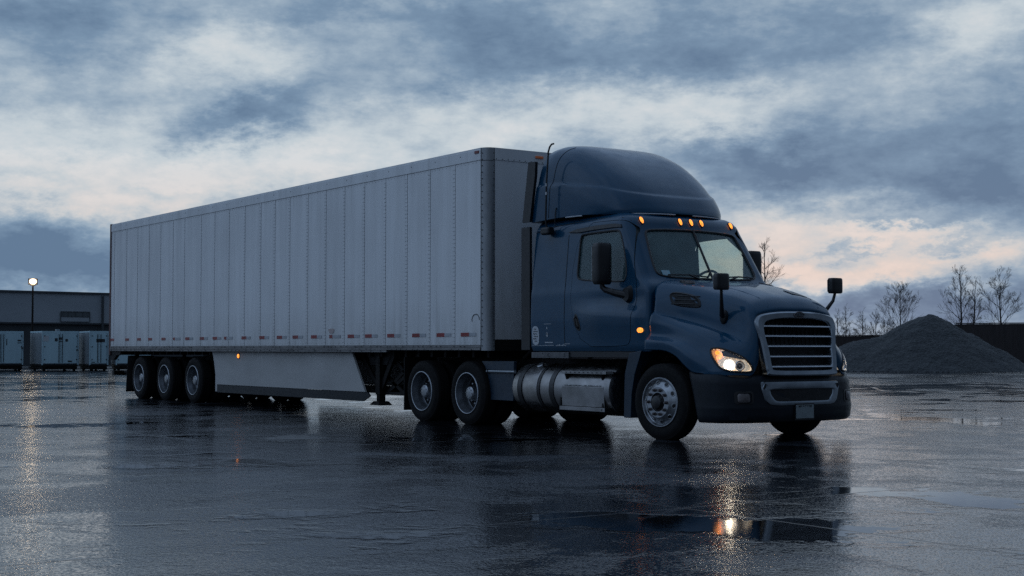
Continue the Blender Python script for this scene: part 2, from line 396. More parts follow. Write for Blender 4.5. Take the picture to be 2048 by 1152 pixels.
# ------------------------------------------------------------------ ground
PUDDLES = [(1490, 1055, 1.0, .38, .27, .05), (1310, 1035, .6, .22, .22, 0), (20, 1050, .85, .55, .18, 0), (40, 1135, .8, .3, .15, 0), (60, 935, 1.3, .8, .16, 0), (90, 850, 2.2, 1.6, .15, 0), (90, 772, 7., 12., .15, 0), (1560, 870, 1.0, .6, .15, 0), (860, 1072, 1.1, .25, .10, -.2), (1860, 775, 9., 14., .13, 0), (1830, 840, 3.4, 2.6, .12, 0), (1900, 1090, 1., .5, .11, 0), (1000, 880, 1.5, .5, .10, 0), (560, 930, 1.2, .4, .08, 0), (1785, 944, .7, 1., -.12, 0), (1950, 1000, 1.6, .5, .06, 0)]
def ground_mat():
    m, nt, b = new_mat('wet_asphalt')
    tc = nt.nodes.new('ShaderNodeTexCoord'); P = tc.outputs['Object']
    big = noise_tex(nt, P, .16, 5, .6, .6); mid = noise_tex(nt, P, .9, 5, .6, .4); fine = noise_tex(nt, P, 9., 4, .6)
    wet = math_node(nt, 'MULTIPLY_ADD', mid, .55, math_node(nt, 'MULTIPLY', big, .75)); wet = math_node(nt, 'MULTIPLY_ADD', math_node(nt, 'SUBTRACT', fine, .5), .12, math_node(nt, 'SUBTRACT', wet, .05))
    for px, py, sx_, sy_, amp, rot in PUDDLES:       # the larger standing pools of the yard
        q = place(px, py, 1.) - CAM; q = CAM + q*(-CAM.z/q.z); e = vec_node(nt, 'SUBTRACT', P, Vector((q.x, q.y, 0)))
        dv = Vector((q.x-CAM.x, q.y-CAM.y, 0)).normalized(); lv = Vector((dv.y, -dv.x, 0))
        a = math_node(nt, 'DIVIDE', vec_node(nt, 'DOT_PRODUCT', e, lv*math.cos(rot)+dv*math.sin(rot)), sx_); b_ = math_node(nt, 'DIVIDE', vec_node(nt, 'DOT_PRODUCT', e, dv*math.cos(rot)-lv*math.sin(rot)), sy_)
        rr = math_node(nt, 'MULTIPLY_ADD', a, a, math_node(nt, 'MULTIPLY', b_, b_))
        wet = math_node(nt, 'MULTIPLY_ADD', math_node(nt, 'POWER', 2.718, math_node(nt, 'MULTIPLY', rr, -1.)), amp, wet)
    puddle = remap(nt, wet, .675, .73)
    damp = remap(nt, wet, .50, .60)
    sx = nt.nodes.new('ShaderNodeSeparateXYZ'); nt.links.new(P, sx.inputs[0])
    wob = math_node(nt, 'MULTIPLY', math_node(nt, 'SUBTRACT', noise_tex(nt, P, 2.5, 3), .5), .05)
    def joints(c, off, step, wdt):
        t = math_node(nt, 'ADD', math_node(nt, 'SUBTRACT', c, off), wob)
        t = math_node(nt, 'PINGPONG', t, step/2)
        return remap(nt, t, wdt, wdt*.35)
    jx = joints(sx.outputs[0], 1.2, 8.45, .02); jy = joints(sx.outputs[1], 3.1, 4.6, .02)
    j = math_node(nt, 'MAXIMUM', jx, math_node(nt, 'MULTIPLY', jy, math_node(nt, 'GREATER_THAN', sx.outputs[1], -9.)))
    ck = nt.nodes.new('ShaderNodeTexVoronoi'); ck.feature = 'DISTANCE_TO_EDGE'; ck.inputs['Scale'].default_value = .22
    nt.links.new(vec_node(nt, 'ADD', P, mix_col(nt, 1., (0, 0, 0), mix_col(nt, fine, (-.1, -.1, 0), (.1, .1, 0)))), ck.inputs['Vector'])
    crack = math_node(nt, 'MULTIPLY', remap(nt, ck.outputs['Distance'], .012, .003), remap(nt, big, .5, .6))
    j = math_node(nt, 'MAXIMUM', j, math_node(nt, 'MULTIPLY', crack, .6))
    vo = nt.nodes.new('ShaderNodeTexVoronoi'); vo.inputs['Scale'].default_value = 48; nt.links.new(P, vo.inputs['Vector'])
    stone = remap(nt, vo.outputs['Distance'], .2, .6)
    grain = noise_tex(nt, P, 22., 4, .7)
    c = mix_col(nt, remap(nt, fine, .35, .65), (.034, .040, .050), (.062, .070, .086)); c = mix_col(nt, math_node(nt, 'MULTIPLY', remap(nt, grain, .42, .62), .6), c, (.024, .028, .035)); c = mix_col(nt, damp, c, (.009, .010, .013))
    c = mix_col(nt, math_node(nt, 'MULTIPLY', stone, .5), c, (.009, .0095, .011))
    c = mix_col(nt, remap(nt, mid, .35, .65, 0, .5), c, (.009, .010, .012))
    c = mix_col(nt, puddle, c, (.005, .0055, .0065)); c = mix_col(nt, math_node(nt, 'MULTIPLY', j, .9), c, (.005, .005, .006))
    nt.links.new(c, b.inputs['Base Color'])
    r = mix_col(nt, damp, (.17, .17, .17), (.07, .07, .07)); r = mix_col(nt, 1., r, mix_col(nt, mid, (.65, .65, .65), (1.35, 1.35, 1.35)), 'MULTIPLY'); r = mix_col(nt, puddle, r, (.045, .045, .045)); r = mix_col(nt, math_node(nt, 'MULTIPLY', j, .6), r, (.5, .5, .5))
    nt.links.new(r, b.inputs['Roughness'])
    nt.links.new(math_node(nt, 'MULTIPLY', math_node(nt, 'SUBTRACT', 1., math_node(nt, 'MULTIPLY', j, .7)), math_node(nt, 'MULTIPLY_ADD', damp, .45, .50)), b.inputs['Specular IOR Level'])
    h = math_node(nt, 'ADD', math_node(nt, 'MULTIPLY', grain, .7), math_node(nt, 'MULTIPLY', stone, .5))
    und = noise_tex(nt, P, 1.1, 6, .58)
    h1 = math_node(nt, 'MULTIPLY', h, math_node(nt, 'MULTIPLY', math_node(nt, 'SUBTRACT', 1., math_node(nt, 'MULTIPLY', damp, .80)), math_node(nt, 'SUBTRACT', 1., math_node(nt, 'MULTIPLY', puddle, .93))))
    b1 = nt.nodes.new('ShaderNodeBump'); b1.inputs['Strength'].default_value = 1.; b1.inputs['Distance'].default_value = .0068
    nt.links.new(h1, b1.inputs['Height'])
    b2 = nt.nodes.new('ShaderNodeBump'); b2.inputs['Strength'].default_value = .5; b2.inputs['Distance'].default_value = .014
    nt.links.new(math_node(nt, 'SUBTRACT', math_node(nt, 'MULTIPLY', und, math_node(nt, 'SUBTRACT', 1., math_node(nt, 'MULTIPLY', puddle, .9))), math_node(nt, 'MULTIPLY', j, .03)), b2.inputs['Height'])
    nt.links.new(b1.outputs[0], b2.inputs['Normal']); nt.links.new(b2.outputs[0], b.inputs['Normal'])
    return m
g = MB(); S = 2500
g.add([(-S, -S, 0), (S, -S, 0), (S, S, 0), (-S, S, 0)], [(0, 1, 2, 3)])
go = part('ground', g, ground_mat(), angle=None, recalc=False); tag(go, 'dark wet asphalt yard with puddles and slab joints', None, kind='structure')

# ------------------------------------------------------------------ wheels
WR = .482
def ell(n, r): return [(r*math.cos(2*PI*i/n), r*math.sin(2*PI*i/n)) for i in range(n)]
TYRE_PROF = [(.035, .300), (.008, .318), (-.002, .36), (-.004, .40), (.008, .437), (.022, .455), (.026, .468), (.045, .480), (.075, WR), (.078, .470), (.088, .470), (.091, WR), (.125, WR),
             (.128, .468), (.138, .468), (.141, WR), (.18, WR), (.183, .470), (.193, .470), (.196, WR), (.225, .480), (.243, .466), (.262, .437), (.272, .40), (.268, .34), (.24, .300)]
def tyre_mb(off=0.):
    b = MB(); b.lathe([(a+off, r) for a, r in TYRE_PROF], (0, 0, 0), (0, 1, 0), 56, closed=True)
    return b
def wheel(kind, parent, x, y, flip, steer=0.):
    e = bpy.data.objects.new('wheel', None); COL.objects.link(e); e.parent = parent; LOC[e.name] = Vector((0, 0, 0))
    L = LOC[parent.name]; e.location = Vector((x, y, WR-.014))-L
    e.rotation_euler = (0, random.uniform(0, 6.28), (PI if flip else 0)+steer)
    e.rotation_mode = 'XYZ'; e.empty_display_size = .2
    for nm, data in kind:
        o = bpy.data.objects.new(nm, data); COL.objects.link(o); o.parent = e
    return e
def rim_steer():
    b = MB()
    b.lathe([(.04, .300), (.005, .312), (-.004, .306), (-.004, .296), (.012, .288), (.03, .284), (.036, .276), (.022, .262), (.004, .238), (-.014, .213), (-.03, .198), (-.036, .190),
             (-.036, .118), (-.012, .112), (.0, .095)], (0, 0, 0), (0, 1, 0), 64)
    b.lathe([(.24, .300), (.04, .286)], (0, 0, 0), (0, 1, 0), 48)
    for k in range(10):
        q = 2*PI*k/10+.15; cx, cz = math.cos(q)*.243, math.sin(q)*.243
        n = Vector((math.cos(q)*.62, -.78, math.sin(q)*.62)).normalized(); t = Vector((-math.sin(q), 0, math.cos(q))); u = n.cross(t)
        c = Vector((cx, .0075, cz)) + n*.004
        b.add([c + t*math.cos(a*PI/9)*.030 + u*math.sin(a*PI/9)*.024 for a in range(18)], [tuple(range(18))], 1)
        b.tube([c + t*math.cos(a*PI/9)*.031 + u*math.sin(a*PI/9)*.025 for a in range(18)], .004, 6, 0, closed=True)
    return b
def hub_steer():
    b = MB(); b.lathe([(-.012, .112), (-.022, .10), (-.045, .088), (-.065, .078), (-.075, .055), (-.078, .0)], (0, 0, 0), (0, 1, 0), 28)
    for k in range(10):
        q = 2*PI*(k+.5)/10; c = (math.cos(q)*.155, -.036, math.sin(q)*.155)
        b.lathe([(0, .024), (-.006, .024), (-.007, .019), (-.032, .018), (-.044, .012), (-.044, 0)], c, (0, 1, 0), 8, 1)
    return b
def rim_dual():
    b = MB()
    b.lathe([(.04, .302), (.006, .312), (-.003, .306), (-.003, .297), (.02, .290), (.055, .286), (.085, .272), (.11, .268), (.165, .266), (.185, .255), (.190, .25)], (0, 0, 0), (0, 1, 0), 64)
    b.lathe([(.190, .25), (.194, .235), (.19, .16), (.186, .13)], (0, 0, 0), (0, 1, 0), 64, 2)  # disc in dark steel: shade of the deep dish put into its colour
    b.lathe([(.004, .311), (-.004, .308), (-.005, .302), (-.002, .298)], (0, 0, 0), (0, 1, 0), 64, 3)
    b.lathe([(.30, .30), (.18, .262)], (0, 0, 0), (0, 1, 0), 40)
    for k in range(10):
        q = 2*PI*k/10; c = Vector((math.cos(q)*.205, .187, math.sin(q)*.205)); t = Vector((-math.sin(q), 0, math.cos(q))); u = Vector((math.cos(q), 0, math.sin(q)))
        b.add([c + t*math.cos(a*PI/8)*.028 + u*math.sin(a*PI/8)*.02 for a in range(16)], [tuple(range(16))], 1)
    return b
def hub_dual():
    b = MB(); b.lathe([(.186, .135), (.15, .125), (.10, .105), (.06, .098), (.045, .085), (.038, .05), (.036, 0)], (0, 0, 0), (0, 1, 0), 28)
    for k in range(10):
        q = 2*PI*(k+.5)/10; b.lathe([(.187, .022), (.155, .02), (.148, .012), (.148, 0)], (math.cos(q)*.158, 0, math.sin(q)*.158), (0, 1, 0), 8)
    for k in range(8):
        q = 2*PI*k/8; b.lathe([(.05, .011), (.034, .010), (.034, 0)], (math.cos(q)*.07, 0, math.sin(q)*.07), (0, 1, 0), 6)
    return b
O0 = Vector((0, 0, 0))
T1 = make_mesh('tyre', tyre_mb(), [M['rubber']], O0, 30); T2 = make_mesh('tyre', tyre_mb(.33), [M['rubber']], O0, 30)
RS = make_mesh('rim', rim_steer(), [M['alu'], M['black']], O0, 30); HS = make_mesh('hub', hub_steer(), [M['black'], M['smoke']], O0, 30)
RD = make_mesh('rim', rim_dual(), [M['white_steel'], M['black'], M['steel'], M['slat']], O0, 30); HD = make_mesh('hub', hub_dual(), [M['alu']], O0, 30)
STEER = [('tyre', T1), ('rim', RS), ('hub', HS)]; DUAL = [('tyre', T1), ('tyre', T2), ('rim', RD), ('hub', HD)]

# ------------------------------------------------------------------ trailer
TR = thing('semi_trailer', 'long white box semi trailer with riveted side panels behind the blue cab', 'trailer', (-8, 0, 0))
TB, TT, TY = 1.075, 4.11, 1.3
SEAMS = [-15.9, -15.08, -14.36, -13.63, -12.93, -12.20, -11.55, -10.65, -9.95, -9.23, -8.49, -7.76, -7.14, -6.51, -5.78, -5.08, -4.39, -3.69, -2.98, -2.29, -1.59, -.87]
RAILB, TOPB = 1.19, 3.925
for s in (-1, 1):
    w = MB(); y = s*TY
    w.span(-16.1, -.13, y-s*.03, y, RAILB, TOPB, 0)
    for k, x in enumerate(SEAMS):
        wd = .035 if x < -9 else .06
        w.span(x-wd/2, x+wd/2, y, y+s*.003, RAILB+.002, TOPB-.002, 0)
        w.span(x+wd/2, x+wd/2+.006, y, y+s*.0015, RAILB+.002, TOPB-.002, 1)
        if s < 0:
            for dx in ((-.0,) if x < -9 else (-.02, .02)):
                z = RAILB+.05
                while z < TOPB-.03:
                    c = Vector((x+dx, y+s*.003, z)); r = .0065
                    w.add([c+Vector((-r, 0, -r)), c+Vector((r, 0, -r)), c+Vector((r, 0, r)), c+Vector((-r, 0, r)), c+Vector((0, s*.004, 0))], [(0, 1, 4), (1, 2, 4), (2, 3, 4), (3, 0, 4)], 1)
                    z += .062
    if s < 0:
        x = -16.0
        while x < -.2:
            for z in (RAILB+.03, TOPB-.03):
                c = Vector((x, y, z)); r = .0055
                w.add([c+Vector((-r, 0, -r)), c+Vector((r, 0, -r)), c+Vector((r, 0, r)), c+Vector((-r, 0, r)), c+Vector((0, s*.004, 0))], [(0, 1, 4), (1, 2, 4), (2, 3, 4), (3, 0, 4)], 1)
            x += .105
    part('side_wall', w, [M['trailer'], M['rivet']], TR, angle=None)
    r = MB(); r.span(-16.1, -.13, y-s*.05, y+s*.012, TOPB+.002, TT-.03); r.span(-16.1, -.13, y-s*.06, y+s*.004, TT-.03, TT)
    x = -15.8
    while x < -.3: r.box((x, y+s*.013, TOPB+.1), (.016, .006, .016), 1); x += .72
    part('top_rail', r, [M['trailer'], M['rivet']], TR, bevel=.004)
    r = MB(); r.span(-16.1, -.13, y-s*.06, y+s*.012, 1.145, RAILB-.002); r.span(-16.1, -.13, y-s*.06, y+s*.02, TB+.035, 1.142); r.span(-16.1, -2.9, y-s*.06, y+s*.012, TB, TB+.033)
    if s < 0:
        x = -16.0
        while x < -.2:
            for z in (1.165, 1.125, 1.095):
                if random.random() < .6 and not (z < 1.1 and x > -2.95): r.box((x+random.uniform(-.05, .05), y+s*.02, z), (.02, .012, .014), 1)
            x += .17
    part('bottom_rail', r, [M['rail_alu'], M['rivet']], TR, bevel=.003)
# rounded front posts, nose wall, roof
for s in (-1, 1):
    c = MB(); rows = []
    for z in (TB+.03, TOPB-.02, TOPB, TT-.004):
        rows.append([Vector((-.13, s*1.303, z))] + [Vector((-.13+.133*math.sin(a*PI/24), s*(1.17+.133*math.cos(a*PI/24)), z)) for a in range(13)] + [Vector((.003, s*1.15, z))])
    c.grid(rows)
    for z in [TB+.1+.095*k for k in range(31)]:
        c.box((-.1, s*1.303, z), (.014, .012, .014), 1); c.box((.003, s*1.165, z), (.01, .014, .014), 1)
    c.tube([(-.128, s*1.304, TB+.03), (-.128, s*1.304, TT-.01)], .006, 6, 1); c.tube([(.004, s*1.152, TB+.03), (.004, s*1.152, TT-.01)], .005, 6, 1)
    c.tube([Vector((-.13+.137*math.sin(a*PI/24), s*(1.17+.137*math.cos(a*PI/24)), TOPB-.01)) for a in range(13)], .004, 6, 1)
    part('corner_post', c, [M['corner_alu'], M['rivet']], TR, recalc=False)
w = MB(); w.span(-.04, 0, -1.15, 1.15, 1.27, TOPB); w.span(-.04, .008, -1.15, 1.15, TOPB+.002, TT-.006)
for k in range(22): w.box((.009, -1.12+k*.105, TOPB+.02), (.008, .012, .012), 1)
for yy in (-.55, .1, .7):
    for k in range(30): w.box((.0, yy, 1.35+k*.084), (.006, .008, .008), 1)
w.span(-.04, .001, -1.15, 1.15, TB+.03, 1.268, 2)
part('front_wall', w, [M['trailer'], M['rivet'], M['steel']], TR, angle=None)
w = MB(); w.span(-16.1, -.13, -1.24, 1.24, TT-.02, TT-.002); w.span(-.13, 0, -1.17, 1.17, TT-.02, TT-.002)
part('roof', w, M['corner_alu'], TR, angle=None)
w = MB(); w.span(-16.1, -.05, -1.24, 1.24, 1.12, 1.16)
for k in range(40): w.span(-15.9+k*.4, -15.84+k*.4, -1.08, 1.08, 1.0, 1.119)
part('floor', w, M['steel'], TR, angle=None)
w = MB()
for s in (-1, 1): w.span(-16.2, -16.1, s*1.18, s*1.312, .98, TT+.01)
w.span(-16.2, -16.1, -1.18, 1.18, TT-.16, TT+.01); w.span(-16.2, -16.1, -1.18, 1.18, .98, 1.16)
part('rear_frame', w, M['rust'], TR, bevel=.006)
for s in (-1, 1):
    w = MB(); w.span(-16.17, -16.12, min(s*.01, s*1.17), max(s*.01, s*1.17), 1.17, TT-.17); d = part('rear_door', w, M['trailer'], TR, bevel=.004)
    h = MB(); h.tube([(-16.19, s*.35, 1.2), (-16.19, s*.35, TT-.2)], .016, 8); h.tube([(-16.19, s*.35, 2.0), (-16.2, s*.62, 2.0)], .014, 8); part('lock_rod', h, M['rail_alu'], d)
    w = MB(); pr = [(-16.15, 1.07), (-15.45, 1.07), (-15.5, 1.0), (-15.75, .97), (-15.9, .89), (-15.98, .86), (-16.15, .86)]
    w.prism([(x, s*1.2, z) for x, z in pr], [(x, s*1.28, z) for x, z in pr]); part('rear_bracket', w, M['steel'], TR, angle=30)
w = MB(); w.span(-16.32, -16.2, -1.17, 1.17, .5, .6)
for s in (-1, 1): w.span(-16.28, -16.2, s*.6-.05, s*.6+.05, .6, 1.0)
for s in (-1, 1): w.span(-16.3, -15.1, s*.9-.03, s*.9+.03, .54, .6)
part('rear_bumper', w, M['steel'], TR, bevel=.006)
# reflective strips on the lower side wall
TAPE = [-15.98, -14.98, -14.20, -13.51, -12.70, -12.03, -11.33, -10.55, -9.88, -9.31, -8.47, -7.65, -6.89, -6.23, -5.49, -4.79, -4.12, -3.51, -2.77, -1.98, -1.25, -.56]
for k, x in enumerate(TAPE):
    worn = k in (5, 9, 15); L = .23 if not worn else .12
    t = MB(); t.span(x-.11, x-.11+L, -TY-.0075, -TY-.0035, 1.315, 1.372, 0)
    if k > 4: t.span(x-.11+L-.001, x+.30, -TY-.0072, -TY-.0035, 1.318, 1.369, 1)
    part('reflective_strip', t, [M['tape_red'], M['tape_white']], TR, angle=None)
t = MB(); pts = [(-4.83+.10*math.cos(a)*(1+.2*math.sin(3*a)), 1.44+.055*math.sin(a)*(1+.25*math.cos(2*a))) for a in [i*PI/12 for i in range(24)]]
t.prism([(x, -TY-.0062, z) for x, z in pts], [(x, -TY-.0035, z) for x, z in pts])
part('stain', t, pmat('pink_stain', (.40, .30, .29), (.43, .38, .37), rough=.6, scale=14), TR, angle=None)
t = MB()
t.tube([(-.27+.10*math.cos(k*PI/8*1.1), -TY-.002, 1.56+.085*math.sin(k*PI/8*1.1)) for k in range(9)], [.005, .008, .004, .009, .006, .009, .004, .008, .005], 5)
part('screw_mark', t, M['rivet'], TR, angle=None)
# skirts
for s in (-1, 1):
    sk = MB(); pr = [(-10.16, 1.07), (-10.1, .95), (-9.98, .62), (-9.98, .41), (-3.66, .41), (-4.2, 1.0), (-4.3, 1.07)]
    pr = [(-10.25, 1.07), (-10.15, .85), (-10.08, .6), (-10.08, .26), (-9.985, .26), (-9.985, .405), (-3.80, .405), (-4.27, 1.07)]
    sk.prism([(x, s*1.2, z) for x, z in pr], [(x, s*1.165, z) for x, z in pr])
    skirt = part('side_skirt', sk, M['skirt'], TR, angle=20)
    f = MB(); pr = [(-9.98, .40), (-9.98, .245), (-3.86, .245), (-3.62, .34), (-3.70, .40)]
    f.prism([(x, s*1.205, z) for x, z in pr], [(x, s*1.18, z) for x, z in pr])
    for k in range(52): f.box((-9.9+k*.12, s*1.203, .395), (.03, .012, .014))
    part('skirt_flap', f, M['plastic'], skirt, angle=20)
    l = MB(); l.lathe([(0, .04), (.02, .04), (.028, .03), (.03, 0)], (-8.93, s*1.2, .985), (0, s, 0), 18); part('marker_lamp', l, M['amber'], TR)
    l = MB(); l.lathe([(-.004, .056), (.012, .056), (.012, .043)], (-8.93, s*1.2, .985), (0, s, 0), 18); part('lamp_rim', l, M['black'], TR)
l = MB(); l.span(-.28, -.17, -1.325, -1.311, 4.03, 4.07); part('marker_lamp', l, M['red_lens'], TR, bevel=.004)
for y in (-.34, .34):
    l = MB(); l.box((.017, y, 4.02), (.018, .14, .035)); part('marker_lamp', l, M['orange_dim'], TR, bevel=.004)
# landing gear
for s in (-1, 1):
    lg = MB(); y = s*1.0; lg.span(-3.68, -3.54, y-.07, y+.07, .36, 1.05); lg.span(-3.66, -3.56, y-.06, y+.06, .25, .36)
    lg.prism([(-3.78, y-.13, .185), (-3.44, y-.13, .185), (-3.44, y+.13, .185), (-3.78, y+.13, .185)], [(-3.7, y-.1, .25), (-3.52, y-.1, .25), (-3.52, y+.1, .25), (-3.7, y+.1, .25)])
    part('landing_leg', lg, M['steel'], TR, bevel=.006)
    b = MB(); b.bar((-3.62, y, .42), (-4.3, y*.99, 1.06), .05, .08); b.bar((-3.6, y, .42), (-3.16, y*.99, 1.06), .05, .09)
    b.prism([(-4.1, y-.02, 1.08), (-3.2, y-.02, 1.08), (-3.38, y-.02, .86), (-3.9, y-.02, .86)], [(-4.1, y+.02, 1.08), (-3.2, y+.02, 1.08), (-3.38, y+.02, .86), (-3.9, y+.02, .86)])
    part('leg_brace', b, M['steel'], TR)
b = MB(); b.bar((-3.6, -1, .36), (-3.6, 1, .98), .04, .06); b.bar((-3.6, 1, .36), (-3.6, -1, .98), .04, .06); b.span(-3.64, -3.56, -1, 1, .40, .48)
b.bar((-3.1, -.95, 1.0), (-2.5, .95, .4), .05, .07); b.bar((-3.1, .95, 1.0), (-2.5, -.95, .4), .05, .07)
part('cross_brace', b, M['steel'], TR)
for s in (-1, 1):
    b = MB(); y = s*.93
    for (x0, z0, x1, z1) in ((-3.36, 1.0, -2.55, .52), (-3.36, .52, -2.55, 1.0), (-3.5, .66, -2.95, .40), (-3.5, .40, -2.95, .66)): b.bar((x0, y, z0), (x1, y, z1), .03, .06)
    b.span(-3.54, -2.5, y-.03, y+.03, .36, .41); b.span(-2.56, -2.5, y-.03, y+.03, .412, 1.05)
    part('side_brace', b, M['steel'], TR)
# bogie
b = MB()
for s in (-1, 1): b.span(-15.4, -10.2, s*.55-.06, s*.55+.06, .72, .95)
for x in (-14.31, -12.77, -11.15):
    b.tube([(x, -1.1, WR), (x, 1.1, WR)], .07, 12)
    for s in (-1, 1): b.bar((x, s*.55, WR), (x+.6, s*.55, .75), .08, .1); b.tube([(x-.1, s*.55, .5), (x-.1, s*.55, .74)], .12, 14)
for s in (-1, 1): b.span(-2.6, -.2, s*.45-.2, s*.45+.2, 1.03, 1.11)
b.span(-10.2, -4.4, -.3, -.1, .92, 1.05)
part('undercarriage', b, M['steel'], TR)
for x in (-14.31, -12.77, -11.15):
    for s in (-1, 1): wheel(DUAL, TR, x, s*1.255, s > 0)
for s in (-1, 1):
    f = MB(); rows = [[(-15.06-.15*(.95-z)*(1-(.95-z)*.2), s*yy, z) for yy in (.62, .8, 1.0, 1.25)] for z in (.97, .8, .6, .4, .25, .13)]
    f.grid(rows); o = part('mud_flap', f, M['flap'], TR); md = o.modifiers.new('t', 'SOLIDIFY'); md.thickness = .012

# ------------------------------------------------------------------ tractor
TK = thing('semi_tractor', 'dark blue semi tractor with raised roof fairing and lit headlights', 'truck', (1.8, 0, 0))
WTAB = [(1.10, 1.11), (1.16, 1.135), (1.5, 1.15), (1.9, 1.14), (2.0, 1.125), (2.7, 1.06), (2.82, 1.035), (2.88, 1.0), (2.92, .955), (2.95, .90), (2.97, .82)]
XTAB = [(1.10, 3.50), (1.96, 3.50), (2.02, 3.46), (2.72, 3.055), (2.82, 3.01), (2.88, 2.965), (2.92, 2.90), (2.95, 2.8), (2.97, 2.68)]
CTAB = [(1.1, .01), (1.9, .02), (2.05, .12), (2.9, .13)]; RTAB = [(1.1, .05), (1.9, .06), (2.05, .15), (2.9, .19)]
XB = .88
def ss(a, b, x): t = max(0, min(1, (x-a)/(b-a))); return t*t*(3-2*t)
def bump_side(x, z):
    zr = 1.62-.055*(x-2.0); A = .07*ss(1.75, 2.6, x); d = z-zr
    return A*math.exp(-(d/(.10 if d > 0 else .30))**2) - .012*ss(2.0, 2.9, x)*math.exp(-((z-1.80)/.07)**2)
def cab_loop(z, off):
    w = lerp_tab(WTAB, z)-off; xf = lerp_tab(XTAB, z)-off; c = lerp_tab(CTAB, z); r = max(.03, lerp_tab(RTAB, z)-off*.5); xb = XB+off
    half = []; yb = w-r
    for i in range(13): t = i/13; half.append((xf-c*(yb*t/w)**2, yb*t))
    xe = xf-c*(yb/w)**2
    for i in range(11): a = PI/2*i/10; half.append((xe-r*(1-math.cos(a)), yb+r*math.sin(a)))
    xs = xe-r
    for i in range(1, 41):
        x = xs+(xb+.05-xs)*i/41; k = min(1, (xs-x)/.1); half.append((x, w + bump_side(x, z)*k))
    for i in range(6): a = PI/2*i/5; half.append((xb+.05*(1-math.sin(a)), w-.05+.05*math.cos(a)))
    for i in range(1, 5): half.append((xb, (w-.05)*(1-i/5)))
    L = [Vector((x, -y, z)) for x, y in half] + [Vector((xb, 0, z))] + [Vector((x, y, z)) for x, y in half[:0:-1]]
    return L
ZS = [1.10, 1.13, 1.16] + [1.2+.04*i for i in range(19)] + [1.95, 1.98, 2.02, 2.06] + [2.12+.06*i for i in range(11)] + [2.76, 2.79, 2.82, 2.85, 2.88, 2.9, 2.92, 2.935, 2.95, 2.96, 2.97]
def cab_solid(off, z0=0, z1=9):
    b = MB(); loops = [cab_loop(z, off) for z in ZS if z0 <= z <= z1]
    if z0 <= 0: loops[0] = [p + Vector((0, 0, off)) for p in loops[0]]; 
    if z1 >= 9: loops[-1] = [p - Vector((0, 0, off)) for p in loops[-1]]
    b.grid(loops, cu=True); n = len(loops[0]); k = len(loops)
    b.f.append(tuple(range(n))); b.m.append(0); b.f.append(tuple((k-1)*n+i for i in range(n))[::-1]); b.m.append(0)
    return b
def shell(o1, o2, mi2=0):
    a = cab_solid(o1); c = cab_solid(o2); b = MB(); b.v = a.v+c.v; n = len(a.v)
    b.f = list(a.f)+[tuple(i+n for i in f)[::-1] for f in c.f]; b.m = [0]*len(a.f)+[mi2]*len(c.f); return b
CABV = cab_solid(0).bvh()
def on_side(x, z, off=0., s=-1):
    h = CABV.ray_cast(Vector((x, -3, z)), Vector((0, 1, 0)))[0]; y = h.y if h else -1.1
    return Vector((x, -s*(y-off), z)) if s > 0 else Vector((x, y-off, z))
def on_front(y, z, off=0.):
    h = CABV.ray_cast(Vector((6, y, z)), Vector((-1, 0, 0)))[0]; return Vector((h.x+off, y, z))
def off_loop(pts, d):       # grow or shrink a closed 2-D outline
    n = len(pts); A = sum(pts[i][0]*pts[(i+1) % n][1]-pts[(i+1) % n][0]*pts[i][1] for i in range(n)); sg = 1 if A > 0 else -1; out = []
    for i in range(n):
        a = Vector(pts[i-1][:2]); b = Vector(pts[(i+1) % n][:2]); t = (b-a).normalized(); out.append(Vector((pts[i][0]+sg*d*t.y, pts[i][1]-sg*d*t.x)))
    return out
DOOR = chaikin([Vector(p) for p in [(1.845, 1.165), (3.03, 1.165), (3.12, 1.22), (3.17, 1.36), (3.21, 1.55), (3.235, 1.85), (3.215, 2.0), (3.15, 2.2), (3.07, 2.48), (2.97, 2.72), (2.90, 2.80), (2.80, 2.835), (1.845, 2.835)]], 2)
WIN = chaikin([Vector(p) for p in [(1.96, 2.10), (1.955, 2.20), (1.97, 2.66), (2.02, 2.69), (2.70, 2.70), (2.80, 2.69), (2.86, 2.60), (2.95, 2.37), (3.01, 2.15), (3.0, 2.04), (2.94, 2.005), (2.05, 2.06)]], 2)
WS = chaikin([Vector(p) for p in [(-.60, 2.052), (-.84, 2.075), (-.90, 2.14), (-.82, 2.62), (-.78, 2.685), (-.70, 2.70), (-.35, 2.715), (.35, 2.715), (.70, 2.70), (.78, 2.685), (.82, 2.62), (.90, 2.14), (.84, 2.075), (.60, 2.052), (0, 2.045)]], 2)
def side_prism(loop, s): return MB().prism([(p.x, s*.6, p.y) for p in loop], [(p.x, s*1.6, p.y) for p in loop])
def front_prism(loop): return MB().prism([(2.2, p.x, p.y) for p in loop], [(4.4, p.x, p.y) for p in loop])
cab = part('cab', shell(0, .045, 1), [M['paint'], M['interior']], TK, recalc=False)
for s in (-1, 1): boolean(cab, side_prism(off_loop(DOOR, .007), s))
boolean(cab, front_prism(WS))
